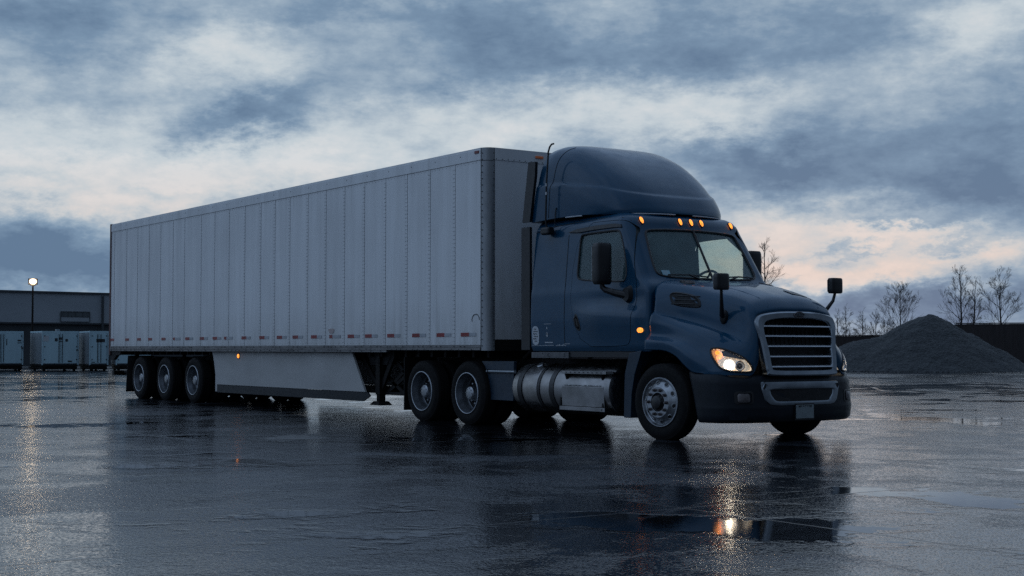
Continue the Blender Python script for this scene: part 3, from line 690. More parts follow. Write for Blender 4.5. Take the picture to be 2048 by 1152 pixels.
for s in (-1, 1):
    d = part('door', shell(-.002, .043, 1), [M['paint'], M['interior']], TK, recalc=False)
    boolean(d, side_prism(DOOR, s), 'INTERSECT'); boolean(d, side_prism(WIN, s))
    gl = part('window', shell(.014, .019), M['glass'], d, recalc=False); boolean(gl, side_prism(off_loop(WIN, .02), s), 'INTERSECT')
    t = MB(); t.tube([on_side(p.x, p.y, -.002, s) for p in WIN], .014, 8, closed=True); part('window_seal', t, M['black'], d)
    hb = MB(); pr = chaikin([Vector(p) for p in [(1.93, 1.60), (2.0, 1.61), (2.06, 1.52), (2.10, 1.38), (2.02, 1.37), (1.96, 1.42)]], 2)
    hb.prism([on_side(p.x, p.y, .002, s) for p in pr], [on_side(p.x, p.y, .010, s) for p in off_loop(pr, -.008)])
    hb.tube([on_side(1.97, 1.57, .008, s), on_side(1.985, 1.54, .035, s), on_side(2.02, 1.44, .035, s), on_side(2.04, 1.40, .008, s)], .013, 8)
    part('handle', hb, M['black'], d)
    vis = MB(); vp = [(1.70, 2.735), (1.9, 2.77), (2.3, 2.79), (2.7, 2.79), (2.82, 2.77), (2.84, 2.735), (2.7, 2.74), (2.3, 2.735), (1.95, 2.72)]
    vis.prism([on_side(x, z, .0, s) for x, z in vp], [on_side(x, z, .03, s) for x, z in vp]); part('rain_visor', vis, M['black'], d, angle=30)
glw = part('windshield', shell(.014, .020), M['glass'], TK, recalc=False); boolean(glw, front_prism(off_loop(WS, .02)), 'INTERSECT')
t = MB(); t.tube([on_front(p.x, p.y, -.004) for p in WS], .017, 8, closed=True)
t.tube([on_front(0, 2.04+.68*i/10, .0) for i in range(11)], .016, 8); part('windshield_seal', t, M['black'], TK)
# seams of the roof cap
for s in (-1, 1):
    t = MB(); t.tube([on_side(x, z, .001, s) for x, z in [(.93, 2.78), (1.3, 2.84), (1.84, 2.87), (2.4, 2.885), (2.78, 2.868), (2.9, 2.82)]], .005, 6)
    part('panel_seam', t, M['black'], TK)
    t = MB(); t.tube([on_side(1.70, z, .0, s) for z in [1.2+.1*i for i in range(16)]], .006, 6); part('panel_seam', t, M['black'], TK)
# sticker + wipers
st = MB(); q = [(-.80, 2.085), (-.68, 2.083), (-.68, 2.15), (-.80, 2.152)]; pa = [on_front(y, z, .005) for y, z in q]
st.add(pa, [(0, 1, 2, 3)], 0)
for k in range(4):
    z = 2.097+.014*k; st.add([on_front(-.785, z, .007), on_front(-.70-.02*(k % 2), z, .007), on_front(-.70-.02*(k % 2), z+.005, .007), on_front(-.785, z+.005, .007)], [(0, 1, 2, 3)], 1)
part('window_sticker', st, [M['sticker'], M['decal']], TK, angle=None)
for s in (-1, 1):
    wp = MB(); c = on_front(-.10 if s < 0 else .14, 2.075, .03); b = on_front(-.74 if s < 0 else .78, 2.09, .03); a = on_front(s*.38-.06*s, 2.06, .05); b = on_front(s*.40+.34*s if s < 0 else .78, 2.09, .03); c = on_front(s*.10 if s < 0 else .14, 2.075, .03)
    wp.tube([Vector((3.47, s*.22, 2.03)), a, on_front((c.y+b.y)/2, 2.095, .05)], .012, 6); wp.tube([c, on_front((c.y+b.y)/2, 2.095, .045), b], .011, 6)
    part('wiper', wp, M['black'], TK)
# interior
d = MB(); d.span(2.85, 3.3, -1.03, 1.03, 1.7, 2.02); d.span(2.7, 2.9, -.2, 1.0, 1.6, 1.9); part('dashboard', d, M['interior'], TK, bevel=.04)
t = MB(); ax = Vector((-.8, 0, .6)); cc = Vector((2.68, .55, 2.02)); u = Vector((0, 1, 0)); wv = ax.cross(u).normalized()
t.tube([cc+(u*math.cos(q)+wv*math.sin(q))*.23 for q in [i*PI/16 for i in range(32)]], .018, 8, closed=True)
for q in (.2, 2.9, 4.7): t.tube([cc, cc+(u*math.cos(q)+wv*math.sin(q))*.23], .015, 6)
t.tube([cc, cc-ax*.3], .04, 8); part('steering_wheel', t, M['black'], TK)
for s in (-1, 1):
    b = MB(); b.span(1.75, 2.25, s*.58-.25, s*.58+.25, 1.55, 1.72); b.bar((1.78, s*.58, 1.7), (1.62, s*.58, 2.35), .46, .13); b.bar((1.61, s*.58, 2.38), (1.58, s*.58, 2.55), .26, .09)
    part('seat', b, M['seat'], TK, bevel=.04)

# roof fairing
HOOPS = [((1.10, 4.02), (.84, 2.93), 1.055, 5.5), ((1.30, 4.03), (1.03, 2.94), 1.055, 5.4), ((1.62, 3.97), (1.3, 2.952), 1.05, 5.0), ((2.0, 3.805), (1.62, 2.96), 1.04, 4.5),
         ((2.34, 3.58), (1.93, 2.96), 1.02, 4.0), ((2.60, 3.36), (2.12, 2.955), 1.0, 3.5), ((2.77, 3.175), (2.23, 2.95), .98, 3.1), ((2.865, 3.04), (2.29, 2.945), .965, 2.8), ((2.905, 2.97), (2.32, 2.94), .95, 2.6), ((2.91, 2.945), (2.33, 2.937), .945, 2.55)]
hs = spline([Vector((h[0][0], h[0][1], h[2])) for h in HOOPS], 10); hb_ = spline([Vector((h[1][0], h[1][1], h[3])) for h in HOOPS], 10)
rows = []
def zcrease(x): return lerp_tab([(.8, 3.45), (1.6, 3.42), (2.3, 3.32), (2.9, 3.16)], x)
for a, b in zip(hs, hb_):
    nn = b.z; row = []
    for k in range(-400, 401):
        ph = k/400*PI/2; sg = -1 if ph < 0 else 1; sy = sg*abs(math.sin(ph))**(2/nn); ca = max(0, math.cos(ph))**(2/nn)
        row.append(Vector((b.x+(a.x-b.x)*ca, a.z*sy, b.y+(a.y-b.y)*ca)))
    cum = [0]
    for p, q in zip(row, row[1:]): cum.append(cum[-1]+(q-p).length)
    even = []; k = 0
    for t in range(141):
        d = cum[-1]*t/140
        while k < len(cum)-2 and cum[k+1] < d: k += 1
        even.append(row[k].lerp(row[k+1], (d-cum[k])/max(1e-9, cum[k+1]-cum[k])))
    row = []
    for p in even:
        k = .024*(1-ss(-.012, .012, p.z-zcrease(p.x)))
        dr = Vector((p.x-1.3, p.y*1.3, 0)); dr = dr.normalized() if p.x > 1.3 else Vector((0, 1 if p.y > 0 else -1, 0)); row.append(p + dr*k)
    rows.append(row)
fr = MB(); fr.grid(rows); n = len(rows[0])
fr.add(rows[0], [tuple(range(n))]); fr.add(rows[-1] , [tuple(range(n))])
bot = [r[0] for r in rows] + rows[-1][1:] + [r[-1] for r in rows[-2::-1]]
fr.add(bot, [tuple(range(len(bot)))], 1)
fairing = part('roof_fairing', fr, [M['paint'], M['black']], TK, weld=True, angle=40)
FV = fr.bvh()
def on_fair(x, z, off=.0, s=-1):
    h = FV.ray_cast(Vector((x, s*3, z)), Vector((0, -s, 0)))[0]
    return h+Vector((0, s*off, 0)) if h else Vector((x, s*1.05, z))
for s in (-1, 1):
    t = MB(); t.tube([on_fair(p.x, p.y, .001, s) for p in spline([Vector(q) for q in [(1.24, 2.97), (1.26, 3.2), (1.28, 3.40), (1.33, 3.52), (1.37, 3.75), (1.41, 3.87), (1.44, 3.93), (1.47, 3.965)]], 8) if FV.ray_cast(Vector((p.x, s*3, p.y)), Vector((0, -s, 0)))[0]], .005, 6)
    part('panel_seam', t, M['black'], fairing)
lip = [p+Vector((.0, 0, -.012)) for p in rows[-1]]
for pts in (lip[14:60], lip[76:116], [Vector((r[0].x, r[0].y, r[0].z-.01)) for r in rows[30:42]]): t = MB(); t.tube(pts, .009, 6); part('lip_trim', t, M['decal'], fairing)
t = MB()
for y in (-.75, -.25, .25, .75): t.span(2.45, 2.6, y-.03, y+.03, 2.85, 2.96)
t.span(1.0, 2.3, -.9, .9, 2.9, 2.95); t.span(2.3, 2.62, -.8, .8, 2.88, 2.93); part('fairing_mount', t, M['black'], TK)
# side extenders behind the cab
for s in (-1, 1):
    e = MB(); e.span(.66, .872, s*1.09, s*1.135, 1.11, 2.87); part('cab_extender', e, M['black'], TK, bevel=.008)
    e = MB(); a = [(.68, 2.94), (.86, 2.94), (.99, 3.60), (1.0, 3.79), (.83, 3.80)]
    e.prism([(x, s*1.13, z) for x, z in a], [(x, s*1.085, z) for x, z in a]); part('fairing_extender', e, M['black'], TK, angle=30)
# roof marker lamps
for y in (-.80, -.19, 0, .19, .80):
    p = on_front(y, 2.845, 0); q = on_front(y, 2.80, 0); up = (p-q).normalized(); r2 = on_front(y+.02, 2.82) - on_front(y-.02, 2.82); r2.normalize(); nrm = r2.cross(up).normalized()
    c = (p+q)/2
    def oval(k, dd): return [c + nrm*dd + up*(math.sin(a)*.050*k) + r2*(math.cos(a)*.021*k) for a in [i*PI/10 for i in range(20)]]
    bz = MB(); bz.grid([oval(1.25, -.01), oval(1.25, .008), oval(1.02, .014)], cu=True); bz_o = part('marker_lamp', bz, M['black'], TK)
    ln = MB(); ln.grid([oval(1.02, .01), oval(1.0, .024), oval(.7, .034), oval(.05, .038)], cu=True); part('lens', ln, M['amber'], bz_o)
# antenna and its bracket
a = MB(); a.tube([(1.33, -1.16, 2.80), (1.33, -1.19, 2.9), (1.35, -1.19, 3.45), (1.38, -1.18, 3.88), (1.40, -1.17, 3.95), (1.43, -1.16, 3.985), (1.47, -1.15, 3.99)], .013, 8)
for z in (3.42, 3.30): a.lathe([(-.02, .02), (.02, .02)], (1.352, -1.19, z), (0, 0, 1), 8, 1, caps=True)
ant = part('antenna', a, [M['black'], M['alu']], TK)
b = MB(); b.box((1.30, -1.14, 2.78), (.2, .12, .11)); part('antenna_base', b, M['black'], ant, bevel=.03)
a = MB(); a.tube([(1.40, -1.08, 2.82), (1.41, -1.085, 3.02), (1.43, -1.08, 3.10)], .007, 6); part('cable', a, M['black'], TK)
# cab side markings
def side_quad(b, x0, x1, z0, z1, mi, off=.004): b.add([on_side(x0, z0, off), on_side(x1, z0, off), on_side(x1, z1, off), on_side(x0, z1, off)], [(0, 1, 2, 3)], mi)
def decal_text(name, body, size, mat, parent, loc, rot, thick=.001):
    cu = bpy.data.curves.new(name, 'FONT'); cu.body = body; cu.size = size; cu.extrude = thick; cu.align_x = 'CENTER'; cu.align_y = 'CENTER'
    tmp = bpy.data.objects.new('tmp', cu); COL.objects.link(tmp); bpy.context.view_layer.update()
    me = bpy.data.meshes.new_from_object(tmp.evaluated_get(bpy.context.evaluated_depsgraph_get())); bpy.data.objects.remove(tmp); bpy.data.curves.remove(cu)
    me.materials.clear(); me.materials.append(mat); me.name = name
    o = bpy.data.objects.new(name, me); COL.objects.link(o); o.parent = parent; o.location = Vector(loc)-LOC[parent.name]; o.rotation_euler = rot; LOC[o.name] = Vector(loc); return o
dc = MB(); ol = chaikin([Vector(p) for p in [(.945, 1.24), (.945, 1.40), (.985, 1.45), (1.07, 1.45), (1.11, 1.40), (1.11, 1.24), (1.075, 1.185), (.98, 1.185)]], 1)
dc.add([on_side(p.x, p.y, .004) for p in ol], [tuple(range(len(ol)))], 0)
for k, (x0, x1) in enumerate([(1.0, 1.05), (.975, 1.085), (.97, 1.07), (.985, 1.085), (.97, 1.05), (1.0, 1.06)]):
    z = 1.405-.034*k
    for q in range(4):
        xx = x0+(x1-x0)*q/4; side_quad(dc, xx, xx+(x1-x0)*.17, z-.006*(q % 2), z+.013-.004*((q+k) % 2), 1, .006)
part('sticker', dc, [M['decal'], M['decal_dark']], cab, angle=None, label='white rounded sticker with lines of dark print')
dc = MB(); side_quad(dc, 1.24, 1.40, 1.475, 1.481, 0)
dc.add([on_side(1.30+.022*math.cos(a), 1.33+.034*math.sin(a), .004) for a in [i*PI/8 for i in range(16)]], [tuple(range(16))], 0)
dc.add([on_side(1.30+.012*math.cos(a), 1.335+.018*math.sin(a), .006) for a in [i*PI/8 for i in range(16)]], [tuple(range(16))], 1)
dc.add([on_side(1.285, 1.41, .004), on_side(1.315, 1.41, .004), on_side(1.30, 1.445, .004)], [(0, 1, 2)], 0)
side_quad(dc, 1.24, 1.43, 1.213, 1.227, 0); side_quad(dc, 1.24, 1.45, 1.177, 1.183, 0); side_quad(dc, .93, 1.24, 1.176, 1.180, 0)
for k in range(7): side_quad(dc, 1.50+.035*k, 1.52+.035*k, 1.172, 1.182+.006*(k % 3), 0)
side_quad(dc, 1.70, 1.82, 1.197, 1.203, 0)
part('lettering', dc, [M['decal'], M['decal_dark']], cab, angle=None)
b = MB(); b.span(.89, 1.76, -1.12, -1.06, 1.0, 1.085); sill = part('sill_plate', b, M['sill_grey'], TK, bevel=.006)
for tx, x in ((".", 1.05), ("'", 1.16), (",", 1.19), ("C.", 1.31), (",", 1.48), (".5", 1.66)):
    decal_text('lettering', tx, .075, M['decal_dark'], sill, (x, -1.1225, 1.04), (PI/2, 0, 0))
b = MB(); b.span(1.76, 3.3, -1.10, 1.10, 1.02, 1.095); b.span(.9, 1.76, -1.0, 1.1, 1.02, 1.095); part('cab_floor', b, M['black'], TK)
# side turn lamp on the cowl
for s in (-1, 1):
    c = on_side(3.35, 1.37, 0., s)
    l = MB(); l.grid([[c+Vector((math.cos(a)*.052*k, s*dd, math.sin(a)*.033*k)) for a in [i*PI/10 for i in range(20)]] for k, dd in ((1.0, -.01), (1.0, .008), (.75, .02), (.05, .024))], cu=True); lo = part('turn_lamp', l, M['amber'], TK)
# mirrors
def mirror_head(c, w, d, h):
    b = MB(); prof = [(-.5, .80), (-.47, .92), (-.40, .985), (-.2, 1.0), (.2, 1.0), (.40, .985), (.47, .92), (.5, .80)]
    b.grid([[Vector((c[0]+p.y*d/w*k, c[1]+p.x*k, c[2]+zz*h)) for p in rrect(w, w, w*.28, 5)] for zz, k in prof], cu=True)
    n = 24; b.f.append(tuple(range(n))); b.m.append(0); b.f.append(tuple(len(b.v)-n+i for i in range(n))); b.m.append(0); return b
for s in (-1, 1):
    mh = mirror_head((2.80, s*1.36, 2.24), .25, .17, .54); mo = part('side_mirror', mh, M['black'], TK)
    g_ = MB(); g_.box((2.712, s*1.36, 2.24), (.006, .20, .46)); part('mirror_glass', g_, M['alu'], mo)
    ar = MB(); base = on_side(3.06, 1.82, .01, s)
    ar.tube([(2.80, s*1.36, 1.98), (2.80, s*1.355, 1.935), (2.83, s*1.33, 1.90), (2.93, s*1.26, 1.86), base], [.035, .035, .04, .045, .055], 10)
    part('mirror_arm', ar, M['black'], mo)
    bb = MB(); pr = chaikin([Vector(p) for p in [(2.95, 1.79), (3.0, 1.93), (3.12, 1.97), (3.17, 1.90), (3.16, 1.74), (3.06, 1.71)]], 2)
    bb.prism([on_side(p.x, p.y, -.005, s) for p in pr], [on_side(p.x, p.y, .06, s) for p in off_loop(pr, -.03)]); part('mirror_base', bb, M['black'], mo)

# hood, one half as a net of points from the centre line to the wheel arch
NET = [
 [(3.50, 0, 2.03), (3.50, .25, 2.03), (3.50, .50, 2.028), (3.485, .80, 2.012), (3.47, .95, 1.975), (3.50, 1.05, 1.88), (3.56, 1.105, 1.75), (3.575, 1.135, 1.61), (3.56, 1.17, 1.565), (3.54, 1.185, 1.46), (3.51, 1.155, 1.32), (3.48, 1.215, 1.23), (3.46, 1.205, 1.12)],
 [(3.90, 0, 1.985), (3.90, .24, 1.985), (3.90, .46, 1.975), (3.90, .70, 1.94), (3.90, .83, 1.895), (3.90, .91, 1.80), (3.90, .95, 1.66), (3.90, .965, 1.515), (3.90, 1.05, 1.50), (3.89, 1.135, 1.43), (3.88, 1.15, 1.28), (3.86, 1.225, 1.215), (3.83, 1.21, 1.11)],
 [(4.25, 0, 1.925), (4.25, .23, 1.925), (4.25, .44, 1.91), (4.25, .65, 1.865), (4.25, .765, 1.815), (4.25, .83, 1.72), (4.25, .86, 1.57), (4.25, .88, 1.425), (4.245, .98, 1.415), (4.22, 1.095, 1.345), (4.17, 1.145, 1.22), (4.11, 1.225, 1.145), (4.05, 1.21, 1.045)],
 [(4.55, 0, 1.85), (4.55, .22, 1.85), (4.55, .42, 1.83), (4.55, .61, 1.79), (4.55, .705, 1.74), (4.56, .765, 1.64), (4.57, .79, 1.47), (4.57, .815, 1.32), (4.56, .92, 1.305), (4.50, 1.055, 1.235), (4.40, 1.13, 1.11), (4.31, 1.215, 1.035), (4.22, 1.20, .92)],
 [(4.78, 0, 1.765), (4.78, .21, 1.765), (4.78, .41, 1.745), (4.78, .59, 1.70), (4.785, .675, 1.65), (4.80, .725, 1.55), (4.82, .745, 1.37), (4.825, .785, 1.22), (4.80, .89, 1.145), (4.72, 1.02, 1.085), (4.60, 1.115, 1.0), (4.48, 1.175, .92), (4.34, 1.185, .85)],
 [(4.90, 0, 1.645), (4.90, .21, 1.645), (4.895, .40, 1.63), (4.885, .57, 1.595), (4.885, .65, 1.555), (4.90, .68, 1.45), (4.925, .685, 1.30), (4.935, .715, 1.13), (4.935, .80, 1.02), (4.88, .92, .955), (4.77, 1.04, .90), (4.63, 1.13, .865), (4.50, 1.165, .835)],
 [(4.90, 0, 1.58), (4.90, .21, 1.58), (4.895, .40, 1.57), (4.88, .56, 1.54), (4.87, .62, 1.48), (4.905, .64, 1.40), (4.93, .645, 1.20), (4.945, .67, .98), (4.955, .78, .82), (4.91, .90, .815), (4.80, 1.02, .812), (4.66, 1.115, .81), (4.52, 1.15, .805)]]
rows = patch([[Vector((x, -y, z)) for x, y, z in r] for r in NET], 12, 8)
HB = MB().grid(rows); HV = HB.bvh()
# headlamp outline on the fender front, in the plane facing outward from that corner
OV = Vector((.74, -.67, 0)).normalized(); SV = Vector((.67, .74, 0)).normalized()
BULBS = []
HLP = [(4.575, -1.11, 1.135), (4.60, -1.12, 1.06), (4.67, -1.10, .95), (4.72, -1.06, .885), (4.84, -.96, .855), (4.97, -.775, .848), (4.955, -.79, .93), (4.91, -.83, 1.0), (4.84, -.90, 1.065), (4.74, -1.0, 1.12), (4.65, -1.06, 1.145)]
HLO = [Vector((Vector(p).dot(SV), p[2])) for p in HLP]; HLO = chaikin(HLO, 2)
hc = sum((p for p in HLO), Vector((0, 0)))/len(HLO)
def hl(p, off):
    o = SV*p.x + Vector((0, 0, p.y)); h = HV.ray_cast(o+OV*5, -OV)[0]
    if h is None: h = HV.find_nearest(o+OV*3.9)[0]
    return h + OV*off
def inside(p, poly):
    r = False; n = len(poly)
    for i in range(n):
        a, b = poly[i], poly[i-1]
        if (a.y > p.y) != (b.y > p.y) and p.x < (b.x-a.x)*(p.y-a.y)/(b.y-a.y)+a.x: r = not r
    return r
HLI = [hc+(p-hc)*.97 for p in HLO]
nf = []
for f in HB.f:
    c = sum((HB.v[i] for i in f), Vector((0, 0, 0)))/4
    if c.x > 4.5 and c.y < -.7 and inside(Vector((c.dot(SV), c.z)), HLI): continue
    nf.append(f)
HB.f = nf; HB.m = [0]*len(nf)
full = MB(); full.add(HB.v, HB.f); mm = HB.mirrored(); full.add(mm.v, mm.f)
hood = part('hood', full, M['paint'], TK, weld=True, angle=50)
sol = hood.modifiers.new('t', 'SOLIDIFY'); sol.thickness = .012; sol.offset = -1
def on_hood(x, z, off=0., s=-1):
    h = HV.ray_cast(Vector((x, -3, z)), Vector((0, 1, 0)))[0]; return Vector((h.x, s*-(h.y-off), h.z)) if h else None
def on_top(x, y, off=0.):
    h = HV.ray_cast(Vector((x, -abs(y), 4)), Vector((0, 0, -1)))[0]; return Vector((x, y, h.z+off))
for s in (-1, 1):
    v = MB(); ol = chaikin([Vector(p) for p in [(3.68, 1.865), (3.95, 1.83), (4.12, 1.77), (4.17, 1.66), (4.13, 1.635), (3.86, 1.66), (3.76, 1.70)]], 2)
    A = [on_hood(p.x, p.y, .004, s) for p in ol]; B = [on_hood(p.x, p.y, .014, s) for p in off_loop(ol, -.012)]; C = [on_hood(p.x, p.y, -.0, s)+Vector((0, s*.002, 0)) for p in off_loop(ol, -.022)]
    v.ring(A, B, 0); v.ring(B, C, 0); v.add(C, [tuple(range(len(C)))], 1)
    for k in range(3):
        z0 = 1.70+.05*k; pts = [on_hood(x, z0-.05*(x-3.8), .006, s) for x in [3.76+.09*k*.3+.06*i for i in range(6)]]
        v.tube(pts, .008, 6, 0)
    part('hood_vent', v, [M['black'], M['screen']], hood, angle=40)
    # raised centre panel crease
    t = MB(); t.tube([on_top(x, s*y, -.004) for x, y in [(3.6, .62), (3.9, .56), (4.2, .51), (4.5, .47), (4.75, .45), (4.88, .44)]], .010, 8); part('hood_crease', t, M['paint'], hood)
    # hood mirror
    hm = mirror_head((4.66, s*1.0, 1.945), .21, .11, .20); ho = part('hood_mirror', hm, M['black'], TK)
    g_ = MB(); g_.box((4.603, s*1.0, 1.945), (.006, .165, .15)); part('mirror_glass', g_, M['alu'], ho)
    base = on_hood(4.50, 1.52, .01, s)
    st = MB(); st.tube([(4.66, s*1.0, 1.86), (4.64, s*.98, 1.75), base+Vector((.03, s*.06, .02)), base], [.018, .021, .03, .034], 10)
    cb = on_hood(4.5, 1.52, 0, s); st.grid([[cb+Vector((math.cos(a)*.05*k, s*dd, math.sin(a)*.085*k)) for a in [i*PI/8 for i in range(16)]] for k, dd in ((1.1, -.02), (1.0, .03), (.6, .05), (.05, .055))], cu=True)
    part('mirror_stalk', st, M['black'], ho)
    # headlamp
    S_ = (lambda p: p) if s < 0 else (lambda p: Vector((p.x, -p.y, p.z)))
    rings = [(1.0, .004), (.98, -.03), (.90, -.085), (.5, -.10), (.05, -.10)]
    hbk = MB(); hbk.grid([[S_(hl(hc+(p-hc)*k, off)) for p in HLO] for k, off in rings], cu=True); hd = part('headlight', hbk, M['bucket'], TK)
    rm = MB(); rm.tube([S_(hl(p, .002)) for p in HLO], .013, 8, closed=True); part('headlight_rim', rm, M['black'], hd)
    ln = MB(); ln.grid([[S_(hl(hc+(p-hc)*k, off)) for p in HLO] for k, off in ((1.0, .006), (.8, .016), (.5, .022), (.05, .024))], cu=True); part('lens', ln, M['lens'], hd)
    def lampc(u, z, off): return S_(hl(Vector((u, z)), off))
    u0 = min(p.x for p in HLO); u1 = max(p.x for p in HLO); du = u1-u0
    ax = S_(Vector((.9, -.42, 0))).normalized()
    for k, (u, z, r) in enumerate(((u0+du*.42, .935, .068), (u0+du*.68, .925, .058))):
        c = lampc(u, z, -.055)
        if k == 0: BULBS.append((c+ax*.045, s))
        bw = MB(); bw.lathe([(-.02, r*.3), (.005, r*.75), (.03, r)], c, ax, 24, 3); bw.lathe([(.028, r*.9), (.04, r*1.02), (.03, r*1.14)], c, ax, 24, 1)
        bw.lathe([(-.022, r*.34), (.012, r*(.30 if k == 0 else .62)), (.02, .002)], c, ax, 16, 2)
        part('projector', bw, [M['reflector'], M['headring'] if k == 0 else M['reflector'], M['headlamp'] if k == 0 else M['smoke'], M['headbowl'] if k == 0 else M['headglow']], hd)
    am = MB(); pts = [p for p in HLO if p.x < u0+du*.30]; pts = [Vector((u0+du*.02, 1.12)), Vector((u0+du*.05, 1.02)), Vector((u0+du*.13, .93)), Vector((u0+du*.18, .90)), Vector((u0+du*.19, .94)), Vector((u0+du*.13, 1.03)), Vector((u0+du*.2, 1.09)), Vector((u0+du*.15, 1.125))]
    am.add([lampc(p.x, p.y, -.012) for p in pts], [(0, 1, 5, 6, 7), (1, 2, 3, 4, 5)], 0)
    part('side_reflector', am, M['amber_lens'], hd, angle=None)
    bb = MB(); c = lampc(u0+du*.17, 1.085, .0); bb.lathe([(-.03, .02), (0, .026), (.012, .018), (.016, 0)], c, ax, 14); part('turn_bulb', bb, M['amber'], hd)
    sm = MB(); pts = [Vector((u0+du*.26, 1.10)), Vector((u0+du*.30, 1.045)), Vector((u0+du*.72, 1.005)), Vector((u0+du*.82, 1.0)), Vector((u0+du*.62, 1.075)), Vector((u0+du*.40, 1.12))]
    sm.add([lampc(p.x, p.y, -.012) for p in pts], [tuple(range(6))]); part('lamp_divider', sm, M['smoke'], hd, angle=None)
# hood rear corner pad on the far side and front badge recess
for x, y in ((3.72, .70), (3.72, -.70)):
    b = MB(); b.grid([[on_top(x+math.cos(a)*.12*k, y+math.sin(a)*.08*k, dd) for a in [i*PI/8 for i in range(16)]] for k, dd in ((1.05, -.005), (.95, .018), (.05, .02))], cu=True); part('hood_pad', b, M['black'], hood)
b = MB(); q = [(4.50, .22), (4.66, .22), (4.70, .44), (4.54, .42)]; b.prism([on_top(x, y, .004) for x, y in q], [on_top(x, y, .010) for x, y in q]); part('hood_inset', b, M['black'], hood, angle=30)

# grille
def gl_loop(wt, wb, zt, zb, crown, r=.09):
    pts = [(-wt, zt-.13), (-wt+.018, zt-.055), (-wt+.085, zt-.008), (-wt*.5, zt+crown*.75), (0, zt+crown), (wt*.5, zt+crown*.75), (wt-.085, zt-.008), (wt-.018, zt-.055), (wt, zt-.13),
           (wt-(wt-wb)*.34, zt-.27), (wt-(wt-wb)*.70, zb+.25), (wb+.008, zb+.12), (wb-.005, zb+.045), (wb-.06, zb+.003), (0, zb-.004), (-wb+.06, zb+.003), (-wb+.005, zb+.045), (-wb-.008, zb+.12), (-wt+(wt-wb)*.70, zb+.25), (-wt+(wt-wb)*.34, zt-.27)]
    P = []; n = len(pts)
    for i in range(n):
        a = [Vector(pts[(i+k) % n]) for k in (-1, 0, 1, 2)]
        for j in range(5): P.append(cr(*a, j/5))
    return P
def gx(z, y): return 4.90 + .11*(1.60-z)/.75 - .045*(y/.66)**2
o = gl_loop(.685, .608, 1.555, .805, .035); i1 = gl_loop(.670, .595, 1.542, .822, .032); i2 = gl_loop(.592, .532, 1.490, .868, .028); i3 = gl_loop(.580, .521, 1.478, .880, .027)
L3 = lambda lp, off: [Vector((gx(p.y, p.x)+off, p.x, p.y)) for p in lp]
gb = MB(); gb.ring(L3(o, -.02), L3(o, .055)); gb.ring(L3(o, .055), L3(i1, .075)); gb.ring(L3(i1, .075), L3(i2, .068)); gb.ring(L3(i2, .068), L3(i3, .045)); gb.ring(L3(i3, .045), L3(i3, -.06))
grille = part('grille', gb, M['chrome'], TK, weld=True, angle=30)
b = MB(); b.add(L3(i2, -.05), [tuple(range(len(i2)))])
for k in range(15): y = -.52+k*.0743; b.span(4.86, 4.885, y-.004, y+.004, .87, 1.5)
part('grille_screen', b, M['screen'], grille, angle=None)
for z in (1.405, 1.283, 1.160, 1.035, .912):
    w = .595-(1.49-z)/.62*.055; sl = MB(); N_ = 14; rws = []
    for i in range(N_+1):
        y = -w+2*w*i/N_; x = gx(z, y)+.060
        rws.append([Vector((x-.05, y, z+.020)), Vector((x-.012, y, z+.013)), Vector((x-.002, y, z+.008)), Vector((x+.004, y, z+.001)), Vector((x+.003, y, z-.005)), Vector((x-.012, y, z-.008)), Vector((x-.05, y, z-.010))])
    sl.grid(rws); part('grille_slat', sl, M['slat'], grille, angle=60)
em = MB(); ec = Vector((gx(1.545, 0)+.073, 0, 1.548))
em.add([ec+Vector((.002, math.cos(a)*.085, math.sin(a)*.034)) for a in [i*PI/14 for i in range(28)]], [tuple(range(28))], 0)
em.tube([ec+Vector((.003, math.cos(a)*.088, math.sin(a)*.036)) for a in [i*PI/14 for i in range(28)]], .005, 6, 1, closed=True)
emb = part('emblem', em, [M['black'], M['smoke']], grille, angle=30)
decal_text('emblem_letters', 'GTRGD', .052, M['chrome'], emb, ec+Vector((.005, 0, 0)), (PI/2, 0, PI/2))

# bumper
def bump_loop(z, grow=0):
    k = lerp_tab([(.24, -.045), (.28, -.012), (.42, 0), (.46, -.004), (.60, -.01), (.74, -.02), (.80, -.05), (.825, -.10)], z)+grow
    arch = lerp_tab([(.24, 4.44), (.40, 4.41), (.57, 4.36), (.75, 4.29), (.86, 4.22)], z)
    pts = [(arch, 1.195+k*.6), (4.55, 1.20+k*.8), (4.72, 1.165+k), (4.86, 1.06+k), (4.955, .90+k), (5.005, .68+k*.5), (5.035, .40), (5.045, 0)]
    pts = [(x+(k if i > 2 else 0), y) for i, (x, y) in enumerate(pts)]
    h = spline([Vector((x, -y, 0)) for x, y in pts], 6); L = [Vector((p.x, p.y, z)) for p in h]
    return L + [Vector((p.x, -p.y, p.z)) for p in L[-2::-1]]
ZB = [.24, .255, .28, .34, .40, .42, .435, .46, .52, .58, .64, .70, .74, .765, .79, .81, .825]
def tilt(p): 
    t = ss(4.9, 4.3, p.x); return Vector((p.x, p.y, p.z + t*.035*ss(.5, .8, p.z)))
brow = [[tilt(p) for p in bump_loop(z)] for z in ZB]
bm_ = MB(); bm_.grid(brow); BV = bm_.bvh()
bumper = part('bumper', bm_, M['plastic'], TK, angle=40); sol = bumper.modifiers.new('t', 'SOLIDIFY'); sol.thickness = .025; sol.offset = -1
def on_bump(y, z, off=0.):
    h = BV.ray_cast(Vector((7, y, z)), Vector((-1, 0, 0)))[0]; return (h if h else Vector((5.0, y, z)))+Vector((off, 0, 0))
